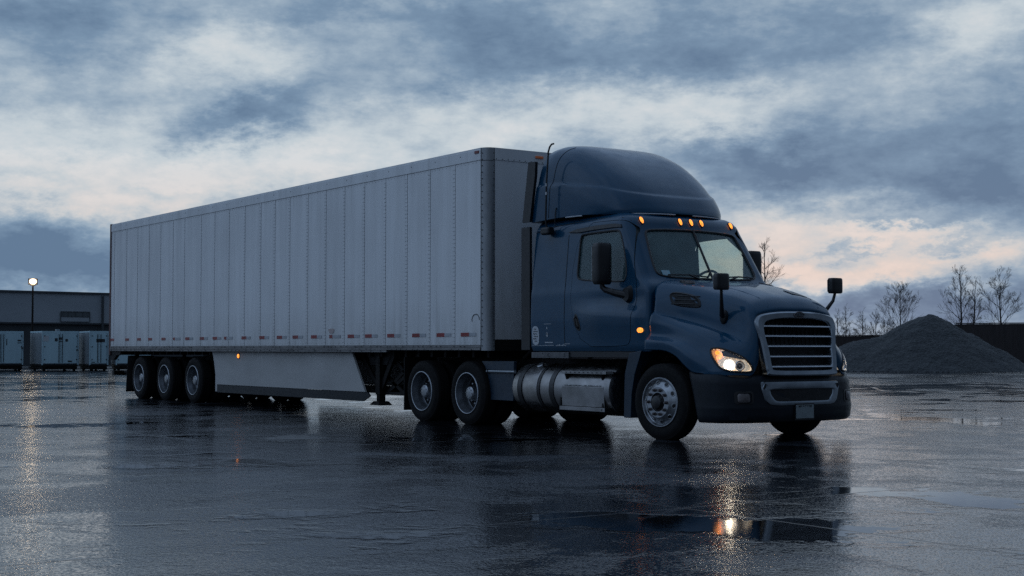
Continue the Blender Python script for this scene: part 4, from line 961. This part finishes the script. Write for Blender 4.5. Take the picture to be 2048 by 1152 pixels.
def ub(scale_w, z_top, z_bot, wb):
    pts = [(-scale_w, z_top), (scale_w, z_top), (scale_w-.01, z_top-.10), (wb+.06, z_bot+.06), (wb, z_bot+.012), (wb-.12, z_bot), (-wb+.12, z_bot), (-wb, z_bot+.012), (-wb-.06, z_bot+.06), (-scale_w+.01, z_top-.10)]
    return chaikin(subdiv([Vector(p) for p in pts]), 2)
def subdiv(p):
    out = []
    for i in range(len(p)):
        a, b = p[i], p[(i+1) % len(p)]; k = max(2, int((b-a).length/.08))
        for j in range(k): out.append(a.lerp(b, j/k))
    return out
ou = ub(.675, .738, .445, .56); inn_ = chaikin(subdiv([Vector(p) for p in [(-.545, .640), (.545, .640), (.53, .575), (.47, .512), (.42, .497), (-.42, .497), (-.47, .512), (-.53, .575)]]), 2)
def resamp(p, n):
    L = [0]
    for i in range(len(p)): L.append(L[-1]+(p[(i+1) % len(p)]-p[i]).length)
    out = []
    for k in range(n):
        t = L[-1]*k/n; i = max(j for j in range(len(p)) if L[j] <= t); f = (t-L[i])/max(1e-9, L[i+1]-L[i]); out.append(p[i].lerp(p[(i+1) % len(p)], f))
    return out
ia = min(range(len(ou)), key=lambda i: (ou[i]-Vector((-.66, .73))).length); ou = ou[ia:]+ou[:ia]
ia = min(range(len(inn_)), key=lambda i: (inn_[i]-Vector((-.535, .636))).length); inn_ = inn_[ia:]+inn_[:ia]
def bylen(p, q, n=120):   # match two outlines by angle around a shared centre
    c = Vector((0, .59)); out = []
    A = lambda v: math.atan2((v.y-c.y)*2.2, v.x-c.x)
    res = []
    for P in (p, q):
        dn = resamp(P, 1500); r = []
        for k in range(n):
            t = -PI+2*PI*k/n; r.append(min(dn, key=lambda v: abs(math.remainder(A(v)-t, 2*PI))))
        res.append(r)
    return res
ou, inn_ = bylen(ou, inn_)
B3 = lambda lp, off: [on_bump(p.x, min(p.y, .78), off) for p in lp]
rings_ = [[a.lerp(b, t) for a, b in zip(ou, inn_)] for t in (0, .06, .2, .35, .5, .65, .8, .93, 1.)]; offs_ = (0, .014, .016, .017, .017, .017, .016, .012, .003)
cb = MB(); 
for k in range(8): cb.ring(B3(rings_[k], offs_[k]), B3(rings_[k+1], offs_[k+1]))
trim = part('bumper_trim', cb, M['chrome'], bumper, weld=True, angle=30)
b = MB(); b.add(B3(inn_, .004), [tuple(range(len(inn_)))])
part('air_intake', b, M['screen'], bumper, angle=None)
for s in (-1, 1):
    b = MB(); c = on_bump(s*.62, .672, .016); b.lathe([(0, .032), (.002, 0)], c, (1, 0, 0), 18, 0); b.lathe([(-.002, .040), (.006, .036), (.002, .031)], c, (1, 0, 0), 18, 1); part('tow_hole', b, [M['screen'], M['chrome']], trim)
    # fog lamp in a recess
    fo = rrect(.17, .125, .03); yc, zc = s*.90, .545
    rs_ = [on_bump(yc+p.x*1.35, zc+p.y*1.25, .004) for p in fo]; r2_ = [on_bump(yc+p.x*1.02, zc+p.y*1.02, .006) for p in fo]
    b = MB(); b.ring(rs_, r2_, 0); fg = part('fog_lamp', b, M['black'], bumper)
    fo = rrect(.13, .10, .025); b = MB(); cc_ = on_bump(yc, zc, .02)
    b.grid([[on_bump(yc+p.x*k+s*.01, zc+p.y*k-.004, dd) for p in fo] for k, dd in ((1.1, .006), (1., .016), (.6, .022), (.05, .024))], cu=True); part('lens', b, M['smoke'], fg)
b = MB(); b.box((5.062, 0, .365), (.012, .30, .165)); pl = part('number_plate', b, M['plate'], TK, bevel=.004)
b = MB(); b.box((5.052, 0, .365), (.012, .33, .20)); b.span(5.05, 5.075, -.11, -.08, .425, .44); b.span(5.05, 5.075, .08, .11, .425, .44)
for k in range(7): b.box((5.07, -.10+k*.033, .437), (.003, .018, .012))
part('plate_holder', b, M['black'], pl)
# wheel housing between hood and bumper
for s in (-1, 1):
    b = MB(); a = [(3.80+.575*math.cos(t), .50+.575*math.sin(t)) for t in [rad(-5+190*i/24) for i in range(25)]]
    b.grid([[(x, s*yy, z) for x, z in a] for yy in (.55, .8, 1.13)]); part('wheel_housing', b, M['black'], TK, recalc=False)
    f = MB(); a = [(3.09, 1.075), (3.34, 1.11), (3.30, 1.02), (3.20, .80), (3.14, .55), (3.12, .24), (2.98, .24), (2.99, .55), (3.0, .8)]
    f.prism([(x, s*1.15, z) for x, z in a], [(x, s*.75, z) for x, z in a]); part('wheel_fairing', f, M['paint_dull'], TK, angle=30, bevel=.008)
b = MB(); b.span(4.5, 4.84, -.55, .55, .30, 1.42); b.span(3.4, 4.5, -.5, .5, .45, 1.6); part('engine_bay', b, M['screen'], TK)
# chassis
b = MB()
for s in (-1, 1): b.span(-2.6, 4.6, s*.43-.04, s*.43+.04, .70, .98)
for x in (-2.5, -1.18, .3, 2.0): b.span(x-.06, x+.06, -.4, .4, .74, .94)
for x in (-.585, -1.885): b.tube([(x, -1.0, WR), (x, 1.0, WR)], .085, 12); b.lathe([(-.17, .12), (-.08, .2), (.08, .2), (.17, .12)], (x, 0, WR), (1, 0, 0), 16, caps=True)
b.tube([(3.8, -1.0, .42), (3.8, 1.0, .42)], .06, 10); b.tube([(-.4, 0, .55), (2.4, .05, .68)], .06, 10)
for s in (-1, 1):
    b.bar((-2.4, s*.43, .55), (0, s*.43, .55), .1, .12)
    b.tube([(x, s*.62, z) for x, z in ((.0, .98), (.2, 1.1), (.45, 1.3))], .03, 8)
part('chassis', b, M['steel'], TK)
b = MB(); b.span(-1.7, -.6, -.42, .42, .98, 1.02); b.lathe([(0, .5), (.03, .5), (.03, .44)], (-1.17, 0, 1.0), (0, 0, 1), 28, caps=True); part('fifth_wheel', b, M['steel'], TK)
for k, s in ((0, -1), (1, 0), (2, 1)):
    h = MB(); h.tube([(.86, .2*s, 2.0), (.6, .22*s, 1.75), (.3, .2*s, 1.72), (.02, .25*s, 2.0)], .018, 8); part('air_hose', h, M['black'], TK)
for s in (-1, 1):
    wheel(STEER, TK, 3.80, s*1.245, s > 0, rad(4)); 
    for x in (-.585, -1.885): wheel(DUAL, TK, x, s*1.255, s > 0)
    # drive wheel quarter fairing and its rail
    q = MB(); a = [(-.34, .95), (-.24, .86), (-.16, .72), (-.10, .50), (-.09, .38), (.48, .38), (.50, .95)]
    q.prism([(x, s*1.15, z) for x, z in a], [(x, s*1.10, z) for x, z in a]); q.grid([[(x, s*yy, z) for x, z in a[:5]] for yy in (.7, 1.15)])
    part('quarter_fender', q, M['paint_dull'], TK, angle=30, bevel=.006)
    q = MB(); q.tube([(-.13, s*1.165, .80), (.55, s*1.165, .80)], .024, 10); q.lathe([(0, .034), (.02, .034)], (-.13, s*1.165, .80), (-1, 0, 0), 10, caps=True); part('side_rail', q, M['chrome'], TK)
    f = MB(); f.span(-2.42, -2.40, s*.66, s*1.26, .15, 1.0); part('mud_flap', f, M['flap'], TK)
# tank, bands and steps
for s in (-1, 1):
    ty = s*.885; tz = .575; tr = .338
    t = MB(); t.lathe([(.0, 0), (.0, tr*.8), (.02, tr*.95), (.06, tr), (2.18, tr), (2.22, tr*.95), (2.24, tr*.8), (2.24, 0)], (.52, ty, tz), (1, 0, 0), 48); tank = part('fuel_tank', t, M['alu_tank'], TK)
    for x, w in ((.74, .05), (1.20, .025), (1.50, .05)):
        bd = MB(); bd.lathe([(-w, tr+.002), (-w, tr+.008), (w, tr+.008), (w, tr+.002)], (x, ty, tz), (1, 0, 0), 48); part('tank_band', bd, M['black'], tank)
    bd = MB(); bd.lathe([(-.014, tr+.002), (-.014, tr+.012), (.014, tr+.012), (.014, tr+.002)], (1.155, ty, tz), (1, 0, 0), 48); part('tank_band', bd, M['alu_tank'], tank)
    bd = MB(); bd.lathe([(0, .06), (.05, .06), (.06, .05), (.06, 0)], (1.05, ty-s*-.16, tz+.29), (0, s*.5, .86), 16); part('filler_cap', bd, M['alu'], tank)
    sp = MB()   # folded step cover in front of the tank
    pr = [(.93, .865), (.99, .82), (1.225, .625), (1.215, .36), (1.12, .34), (.80, .34), (.80, .865)]
    sp.prism([(1.74, s*y, z) for y, z in pr], [(2.66, s*y, z) for y, z in pr]); cov = part('step_cover', sp, M['alu_tank'], TK, angle=20, bevel=.004)
    tp = MB(); tp.prism([(1.80, s*.996, .822), (2.60, s*.996, .822), (2.60, s*1.222, .634), (1.80, s*1.222, .634)], [(1.80, s*1.0, .826), (2.60, s*1.0, .826), (2.60, s*1.226, .638), (1.80, s*1.226, .638)]); part('tread_plate', tp, M['tread'], cov, angle=None)
    tp = MB(); tp.prism([(1.74, s*.60, .905), (2.72, s*.60, .905), (2.72, s*.98, .872), (1.74, s*.98, .872)], [(1.74, s*.60, .911), (2.72, s*.60, .911), (2.72, s*.98, .878), (1.74, s*.98, .878)]); part('tread_plate', tp, M['tread'], cov, angle=None)
    u = MB(); u.span(1.76, 2.72, s*1.02, s*1.235, .795, .833); 
    for k in range(9): u.box((1.86+k*.095, s*1.236, .814), (.03, .006, .014), 1)
    u.span(2.722, 2.86, s*1.04, s*1.225, .80, .828, 1)
    part('cab_step', u, [M['alu_tank'], M['black']], TK, bevel=.005)
    u = MB(); u.span(1.74, 2.72, s*.95, s*1.26, .305, .355); u.lathe([(0, .012), (.004, .012)], (2.66, s*1.26, .33), (0, s, 0), 8, 1, caps=True); part('cab_step', u, [M['alu_tank'], M['black']], TK, bevel=.008)
    br = MB()
    for x in (1.80, 2.58): br.prism([(x, s*1.22, .795), (x, s*1.03, .795), (x, s*1.09, .72), (x, s*1.15, .60)], [(x+.03, s*1.22, .795), (x+.03, s*1.03, .795), (x+.03, s*1.09, .72), (x+.03, s*1.15, .60)])
    for x in (1.70, 2.63): br.bar((x, s*1.2, .36), (x, s*1.16, .63), .03, .05)
    part('step_bracket', br, M['steel'], TK)

# ------------------------------------------------------------------ background, left
def frame_at(x, depth):                   # ground point and axes that face the camera there
    p = ground_at(x, depth); f = (Vector((p.x, p.y, 0))-Vector((CAM.x, CAM.y, 0))).normalized(); r = Vector((f.y, -f.x, 0)); return p, r, f
WALL1 = pmat('grey_wall_panel', (.34, .375, .41), (.30, .335, .365), rough=.7, scale=.25, stretch=(1, 1, 3))
WALL2 = pmat('dark_wall_panel', (.055, .064, .072), (.045, .053, .060), rough=.7, scale=.25)
PANE = pmat('dim_window_pane', (.10, .12, .13), (.05, .06, .07), rough=.15, scale=1.2)
p0 = ground_at(-260, 100); p1 = ground_at(420, 118)
ax_ = (p1-p0).normalized(); nx_ = Vector((ax_.y, -ax_.x, 0));
if nx_.dot(CAM-p0) < 0: nx_ = -nx_
BL = (p1-p0).length
def BP(a, n, z): return p0 + ax_*a + nx_*n + Vector((0, 0, z))
def bbox(b, a0, a1, n0, n1, z0, z1, mi=0):
    v = [BP(a, n, z) for a in (a0, a1) for n in (n0, n1) for z in (z0, z1)]
    b.add(v, [(0, 1, 3, 2), (4, 6, 7, 5), (0, 4, 5, 1), (2, 3, 7, 6), (0, 2, 6, 4), (1, 5, 7, 3)], mi)
def a_of(px):        # distance along the wall where that pixel column meets it
    d = ground_at(px, 100)-CAM; d.z = 0; o = Vector((CAM.x, CAM.y, 0)); q = p0-o
    den = d.x*ax_.y-d.y*ax_.x; t = (q.x*ax_.y-q.y*ax_.x)/den; return (o+d*t-p0).dot(ax_)
BLD = thing('warehouse', 'low grey warehouse with dark lower wall behind the white box trailers', 'building', p0)
HT = 5.35
b = MB(); bbox(b, 0, BL, -12, 0, 3.05, HT); part('upper_wall', b, WALL1, BLD, angle=None)
b = MB(); bbox(b, .1, BL-.1, -11.9, -.25, 0, 3.046); part('lower_wall', b, WALL2, BLD, angle=None)
b = MB(); bbox(b, -.15, BL+.15, -12.1, .12, HT+.002, HT+.16); bbox(b, 0, BL, .002, .05, 3.0, 3.12); part('roof_edge', b, WALL2, BLD, angle=None)
a0, a1 = a_of(120), a_of(178)
b = MB(); bbox(b, a0, a1, .002, .05, 3.2, 3.98); wf = part('window', b, WALL1, BLD, angle=None)
b = MB(); bbox(b, a0+.05, a1-.05, .051, .06, 3.62, 3.93, 0); part('pane', b, PANE, wf, angle=None)
b = MB()
for k in range(5): bbox(b, a0+(a1-a0)*k/4-.03, a0+(a1-a0)*k/4+.03, .061, .075, 3.60, 3.95)
bbox(b, a0, a1, .05, .09, 3.95, 4.0); bbox(b, a0, a1, .05, .085, 3.57, 3.61); bbox(b, a0, a1, .05, .085, 3.18, 3.22); bbox(b, a0-.03, a0+.02, .05, .085, 3.2, 3.97); bbox(b, a1-.02, a1+.03, .05, .085, 3.2, 3.97)
part('window_frame', b, WALL2, wf, angle=None)
ad = a_of(203); b = MB(); bbox(b, ad-.07, ad+.07, .06, .2, .2, HT-.1); part('downpipe', b, WALL2, BLD, angle=None)
# lamp post
lp, lr, lf = frame_at(64, 82); LH = 1.136+(697-563)/FPX*82
LM = thing('lamp_post', 'lit floodlight on a tall pole in front of the grey warehouse', 'street lamp', lp)
b = MB(); b.tube([lp, lp+Vector((0, 0, 2)), lp+Vector((0, 0, LH-.25))], [.075, .065, .05], 10); b.lathe([(0, .18), (.08, .18), (.1, .1)], lp, (0, 0, 1), 12); part('pole', b, M['steel'], LM)
b = MB(); rt = Matrix((lr, lf, Vector((0, 0, 1)))).transposed(); b.box(lp+Vector((0, 0, LH))+lf*.09, (.52, .16, .36), 0, rt); b.box(lp+Vector((0, 0, LH-.22)), (.3, .06, .06), 0, rt); part('lamp_head', b, M['steel'], LM, bevel=.02)
b = MB(); pts = rrect(.35, .28, .12, 6); c = lp+Vector((0, 0, LH))
b.grid([[c + lr*p.x*k + Vector((0, 0, p.y*k)) - lf*dd for p in pts] for k, dd in ((1, -.02), (1, .03), (.7, .09), (.05, .11))], cu=True); part('lamp_lens', b, emat('flood_lit', (1., .77, .52), 150.), LM)
# box trailers
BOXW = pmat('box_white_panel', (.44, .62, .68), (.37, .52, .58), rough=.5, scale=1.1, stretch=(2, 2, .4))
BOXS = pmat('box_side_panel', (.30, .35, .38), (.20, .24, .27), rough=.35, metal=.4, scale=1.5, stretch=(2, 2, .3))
def box_trailer(px0, pxc, px1, label, marks, vent=False):
    c, r, f = frame_at(pxc, 72); yaw = rad(12) if pxc > px0 else 0
    r2 = (r*math.cos(yaw)-f*math.sin(yaw)*-1*.0).normalized(); wd = (px1-pxc)/FPX*72
    u = (r + f*.12).normalized(); v = Vector((-u.y, u.x, 0)); v = v if v.dot(f) > 0 else -v
    side = max(.2, (pxc-px0)/FPX*72); v = (f - r*(side/2.6)).normalized(); dl = 2.6
    T = thing('box_trailer', label, 'box trailer', c, 'white box trailers by the warehouse')
    def Q(a, d, z): return c+u*a+v*d+Vector((0, 0, z))
    def qb(b, a0, a1, d0, d1, z0, z1, mi=0):
        vs = [Q(a, d, z) for a in (a0, a1) for d in (d0, d1) for z in (z0, z1)]
        b.add(vs, [(0, 1, 3, 2), (4, 6, 7, 5), (0, 4, 5, 1), (2, 3, 7, 6), (0, 2, 6, 4), (1, 5, 7, 3)], mi)
    top = 2.02
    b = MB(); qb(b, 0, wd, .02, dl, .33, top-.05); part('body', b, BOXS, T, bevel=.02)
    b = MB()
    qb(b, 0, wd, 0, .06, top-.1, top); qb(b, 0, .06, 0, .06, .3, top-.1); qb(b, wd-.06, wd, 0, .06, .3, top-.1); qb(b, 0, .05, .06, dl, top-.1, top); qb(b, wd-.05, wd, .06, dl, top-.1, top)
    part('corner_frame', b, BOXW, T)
    for k in (0, 1):
        b = MB(); qb(b, .07+k*(wd-.14)/2, .07+(k+1)*(wd-.14)/2-.015, -.012, .02, .38, top-.11); d = part('door', b, BOXW, T, bevel=.008)
        h = MB(); xx = wd/2+(-.09 if k == 0 else .07); qb(h, xx, xx+.022, -.04, -.013, .42, top-.16); 
        for zz in (.55, 1.2, 1.75): qb(h, .10 if k == 0 else wd-.13, .15 if k == 0 else wd-.08, -.03, -.013, zz, zz+.05)
        part('lock_rod', h, M['steel'], d, angle=None)
    for (a0, a1, z0, z1, mi) in marks: b = MB(); qb(b, a0*wd, a1*wd, -.018, -.0125, z0, z1); part('sign_plate', b, M['decal'] if mi else M['decal_dark'], T, angle=None)
    b = MB(); qb(b, .02, wd-.02, .02, dl, .22, .32); qb(b, .05, wd-.05, .08, dl-.05, .07, .218); qb(b, .1, .18, -.05, dl, .16, .24); qb(b, wd-.18, wd-.1, -.05, dl, .16, .24); part('chassis', b, M['steel'], T)
    for a in (.16, wd-.16):
        for d in (.25, dl-.4):
            b = MB(); b.lathe([(-.07, 0), (-.07, .1), (-.06, .14), (.06, .14), (.07, .1), (.07, 0)], Q(a, d, .14), u, 18); part('wheel', b, M['rubber'], T)
    if vent: b = MB(); qb(b, wd*.42, wd*.52, .3, .5, top-.02, top+.1); part('roof_vent', b, BOXS, T)
    return T
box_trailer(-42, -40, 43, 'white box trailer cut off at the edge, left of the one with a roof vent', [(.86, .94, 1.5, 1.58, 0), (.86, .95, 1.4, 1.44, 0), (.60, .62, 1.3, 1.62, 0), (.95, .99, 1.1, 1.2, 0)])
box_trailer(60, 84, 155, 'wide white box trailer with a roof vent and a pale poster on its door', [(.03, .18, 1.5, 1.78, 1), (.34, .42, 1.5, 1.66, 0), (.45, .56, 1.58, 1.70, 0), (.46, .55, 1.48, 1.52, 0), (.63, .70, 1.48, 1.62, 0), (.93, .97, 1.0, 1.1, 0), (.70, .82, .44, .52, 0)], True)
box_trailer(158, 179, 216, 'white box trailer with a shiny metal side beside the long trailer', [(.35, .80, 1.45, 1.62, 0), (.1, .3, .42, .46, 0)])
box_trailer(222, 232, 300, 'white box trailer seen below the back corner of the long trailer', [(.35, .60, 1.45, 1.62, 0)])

# ------------------------------------------------------------------ background, right
def gravel_mat():
    m, nt, b = new_mat('gravel'); v = objvec(nt)
    vo = nt.nodes.new('ShaderNodeTexVoronoi'); vo.inputs['Scale'].default_value = 9; nt.links.new(v, vo.inputs['Vector'])
    f = noise_tex(nt, v, 1.3, 6, .65)
    c = mix_col(nt, f, (.009, .012, .0145), (.020, .024, .027)); c = mix_col(nt, math_node(nt, 'MULTIPLY', vo.outputs['Color'], .5), c, (.085, .092, .095))
    nt.links.new(c, b.inputs['Base Color']); b.inputs['Roughness'].default_value = .85
    bp = nt.nodes.new('ShaderNodeBump'); bp.inputs['Strength'].default_value = 1.; bp.inputs['Distance'].default_value = .06
    nt.links.new(math_node(nt, 'ADD', vo.outputs['Distance'], f), bp.inputs['Height']); nt.links.new(bp.outputs[0], b.inputs['Normal']); return m
GRV = gravel_mat()
pc, pr_, pf = frame_at(1855, 73.5)
def pxu(px): return (px-1855)/FPX*73.5
def sm(a, b, k):
    h = max(k-abs(a-b), 0)/k; return max(a, b)+h*h*k*.25
def pile_h(u, v):
    def cone(u0, v0, h, sl, rnd, sx=1., sy=1.):
        d = math.hypot((u-u0)*sx, (v-v0)*sy); return h+rnd*.5 - math.sqrt((d*sl)**2+(rnd*.5)**2)
    a = cone(0, 0, 2.86, .62, .8, 1., 1.0)
    b = cone(pxu(1752), -.3, 1.72, .56, .5, .85, 1.); c = cone(pxu(1800), -.2, 1.98, .60, .6, .9, 1.); d = cone(pxu(1712), 0, 1.35, .5, .6)
    h = sm(sm(sm(a, b, .25), c, .25), d, .4)
    p = Vector((u, v, 0)); h += .11*noise.noise(p*.9)+.08*noise.noise(p*2.3)+.05*noise.noise(p*5.)+.035*noise.noise(p*11.)-.06*max(0, noise.noise(Vector((math.atan2(v, u)*4., 3.1, 0))))*min(1.5, p.length)
    return h
b = MB(); rows = []
NU, NV = 150, 110
for j in range(NV+1):
    row = []
    for i in range(NU+1):
        u = -7.5+14.5*i/NU; v = -6.5+13*j/NV; h = pile_h(u, v); q = pc+pr_*u+pf*v; row.append(Vector((q.x, q.y, max(h, -.05))))
    rows.append(row)
b.grid(rows); po = part('gravel_pile', b, GRV, origin=pc, angle=180, recalc=False); tag(po, 'tall dark gravel heap with a lower shoulder, right of the truck', 'gravel pile')
b = MB()
for k in range(420):
    u = random.uniform(-7.2, 6.8); v = random.uniform(-6.3, -3.5); 
    if pile_h(u, v) > .12 or pile_h(u, v+1.2) < -.5: continue
    q = pc+pr_*u+pf*v; s_ = random.uniform(.02, .07); o = len(b.v)
    vs = [Vector((q.x, q.y, s_*.4))+Vector((random.uniform(.6, 1)*dx*s_, random.uniform(.6, 1)*dy*s_, random.uniform(.5, 1)*dz*s_*.7)) for dx, dy, dz in ((1, 0, 0), (0, 1, 0), (-1, 0, 0), (0, -1, 0), (0, 0, 1), (0, 0, -1))]
    b.add(vs, [(0, 1, 4), (1, 2, 4), (2, 3, 4), (3, 0, 4), (1, 0, 5), (2, 1, 5), (3, 2, 5), (0, 3, 5)], 0)
so = part('loose_gravel', b, GRV, origin=pc, angle=None); tag(so, 'loose stones strewn along the foot of the gravel heap', 'gravel', kind='stuff')
FENCE = pmat('dark_brown_boards', (.026, .019, .018), (.016, .012, .012), rough=.75, scale=1.5, stretch=(3, 3, .3))
def board_wall(name, label, cat, a, c, h, step, thick=.12, cap=True):
    d = c-a; L = d.length; d.normalize(); n = Vector((d.y, -d.x, 0)); T = thing(name, label, cat, a); T['kind'] = 'thing'
    rot = Matrix((d, n, Vector((0, 0, 1)))).transposed()
    b = MB(); k = int(L/step)
    for i in range(k): b.box(a+d*(step*(i+.5))+n*random.uniform(-.008, .008)+Vector((0, 0, h/2-.02*random.random())), (step*.998, thick*.5, h), 0, rot)
    part('boards', b, FENCE, T, angle=None)
    for i in range(0, k+1, max(1, int(3.0/step))):
        b = MB(); b.box(a+d*(step*i)-n*(thick*.7)+Vector((0, 0, h/2)), (.14, .14, h-.05), 0, rot); part('post', b, FENCE, T, angle=None)
    if cap: b = MB(); b.box((a+c)/2+Vector((0, 0, h+.03)), (L, thick*1.4, .06), 0, rot); part('top_rail', b, FENCE, T, angle=None)
    return T
wa = ground_at(1912, 84); wb = ground_at(2320, 80)
board_wall('board_wall', 'tall dark brown board wall right of the gravel heap', 'wall', wa, wb, 1.136+(697-648)/FPX*84, .3)
fa = ground_at(330, 125); fb = ground_at(1930, 112)
board_wall('board_fence', 'low dark board fence running behind the truck to the gravel heap', 'fence', fa, fb, 2.15, .5)

# bare trees
BARK = pmat('bark', (.045, .038, .036), (.028, .024, .023), rough=.85, scale=6, stretch=(1, 1, .3), bump=.2, bscale=12)
TWIG = pmat('twig_bark', (.055, .045, .045), (.035, .029, .03), rough=.9, scale=4)
def grow(b, p, d, L, r, lev, rng, up=.25, kids=4, rmin=.0065):
    n = 5 if lev < 2 else 3; pts = [p.copy()]; q = p.copy(); dd = d.copy(); rs = [r]
    for i in range(n):
        dd = (dd + Vector((rng.uniform(-.16, .16), rng.uniform(-.16, .16), rng.uniform(-.05, .10)+up*.12))).normalized(); q = q+dd*(L/n); pts.append(q.copy()); rs.append(max(rmin*.8, r*(1-.75*(i+1)/n)))
    b.tube(pts, rs, 5 if lev < 1 else (4 if lev < 2 else 3), caps=False)
    if lev >= 4 or L < .3: return
    for k in range(kids):
        t = rng.uniform(.25, .95); i = min(n-1, int(t*n)); f = t*n-i; o = pts[i].lerp(pts[i+1], f)
        ax = (pts[i+1]-pts[i]).normalized(); sd = ax.orthogonal().normalized(); sd.rotate(Matrix.Rotation(rng.uniform(0, 6.28), 3, ax))
        an = rng.uniform(.35, .65); nd = (ax*math.cos(an)+sd*math.sin(an)).normalized()
        grow(b, o, nd, L*rng.uniform(.5, .72)*(1.15-.45*t), max(rmin, r*(1-.7*t)*.6), lev+1, rng, up, kids, rmin)
def bare_tree(px, top, depth, spread, label, seed, lean=0., leaders=1, low=.28):
    rng = random.Random(seed); c = ground_at(px, depth); H = 1.136+(697-top)/FPX*depth; W = spread/FPX*depth/2
    _, r, f = frame_at(px, depth)
    T = thing('bare_tree', label, 'tree', c, 'bare winter trees beyond the fence')
    tk = MB(); tp = [c.copy()]; rs = [H*.017]; n = 9
    for i in range(1, n+1):
        z = H*i/n; q = c + r*(lean*z) + Vector((rng.uniform(-.06, .06)*H*.1, rng.uniform(-.06, .06)*H*.1, z)); tp.append(q); rs.append(max(.012, H*.017*(1-i/n*.93)))
    tk.tube(tp, rs, 7); part('trunk', tk, BARK, T)
    b = MB(); nb = 19
    for k in range(nb):
        t = low+(.97-low)*(k+rng.random())/nb; i = min(n-1, int(t*n)); o = tp[i].lerp(tp[i+1], t*n-i); ang = k*2.4+rng.uniform(-.5, .5)
        el_ = rng.uniform(.45, .95)+.35*t; d = (r*math.cos(ang)+f*math.sin(ang))*math.cos(el_)+Vector((0, 0, math.sin(el_)))
        L = W*1.25*(1.25-.95*(t-low)/(1-low))*rng.uniform(.75, 1.2); grow(b, o, d.normalized(), max(.5, L), max(.012, H*.0062*(1-t*.7)), 1, rng)
    part('crown', b, TWIG, T)
bare_tree(1530, 483, 130, 78, 'tall bare tree rising directly behind the far side mirror', 3)
bare_tree(1801, 583, 108, 84, 'broad bare tree behind the low shoulder of the gravel heap', 5, low=.3)
bare_tree(1923, 535, 104, 74, 'tall bare tree at the left end of the board wall', 8, low=.3)
bare_tree(1943, 560, 105, 52, 'slimmer bare tree leaning close beside a taller one', 12, lean=.06)
bare_tree(2002, 548, 104, 84, 'bare tree behind the board wall, nearest the picture edge', 21, low=.3)
bare_tree(1676, 622, 135, 40, 'small hazy bare tree just beside the truck hood', 31, low=.15)
bare_tree(1692, 615, 138, 44, 'small bare tree, second from the truck hood', 33, low=.15)
bare_tree(1725, 622, 138, 44, 'small bare tree in the middle of the distant row', 35, low=.15)
bare_tree(1752, 625, 136, 48, 'small bare tree left of the broad one', 38, low=.15)
bare_tree(1775, 648, 130, 60, 'low bushy bare tree under the broad crown', 41, low=.1)

# the beam of each lit headlamp, from its bulb
for c, s in BULBS:
    l = bpy.data.lights.new('headlamp_beam', 'SPOT'); l.energy = 6; l.color = (1, .88, .72); l.spot_size = rad(150); l.spot_blend = 1.; l.shadow_soft_size = .018
    o = bpy.data.objects.new('headlamp_beam', l); COL.objects.link(o); o.location = c
    o.rotation_euler = Vector((-1, .25*s*-1, .12)).to_track_quat('Z', 'Y').to_euler()
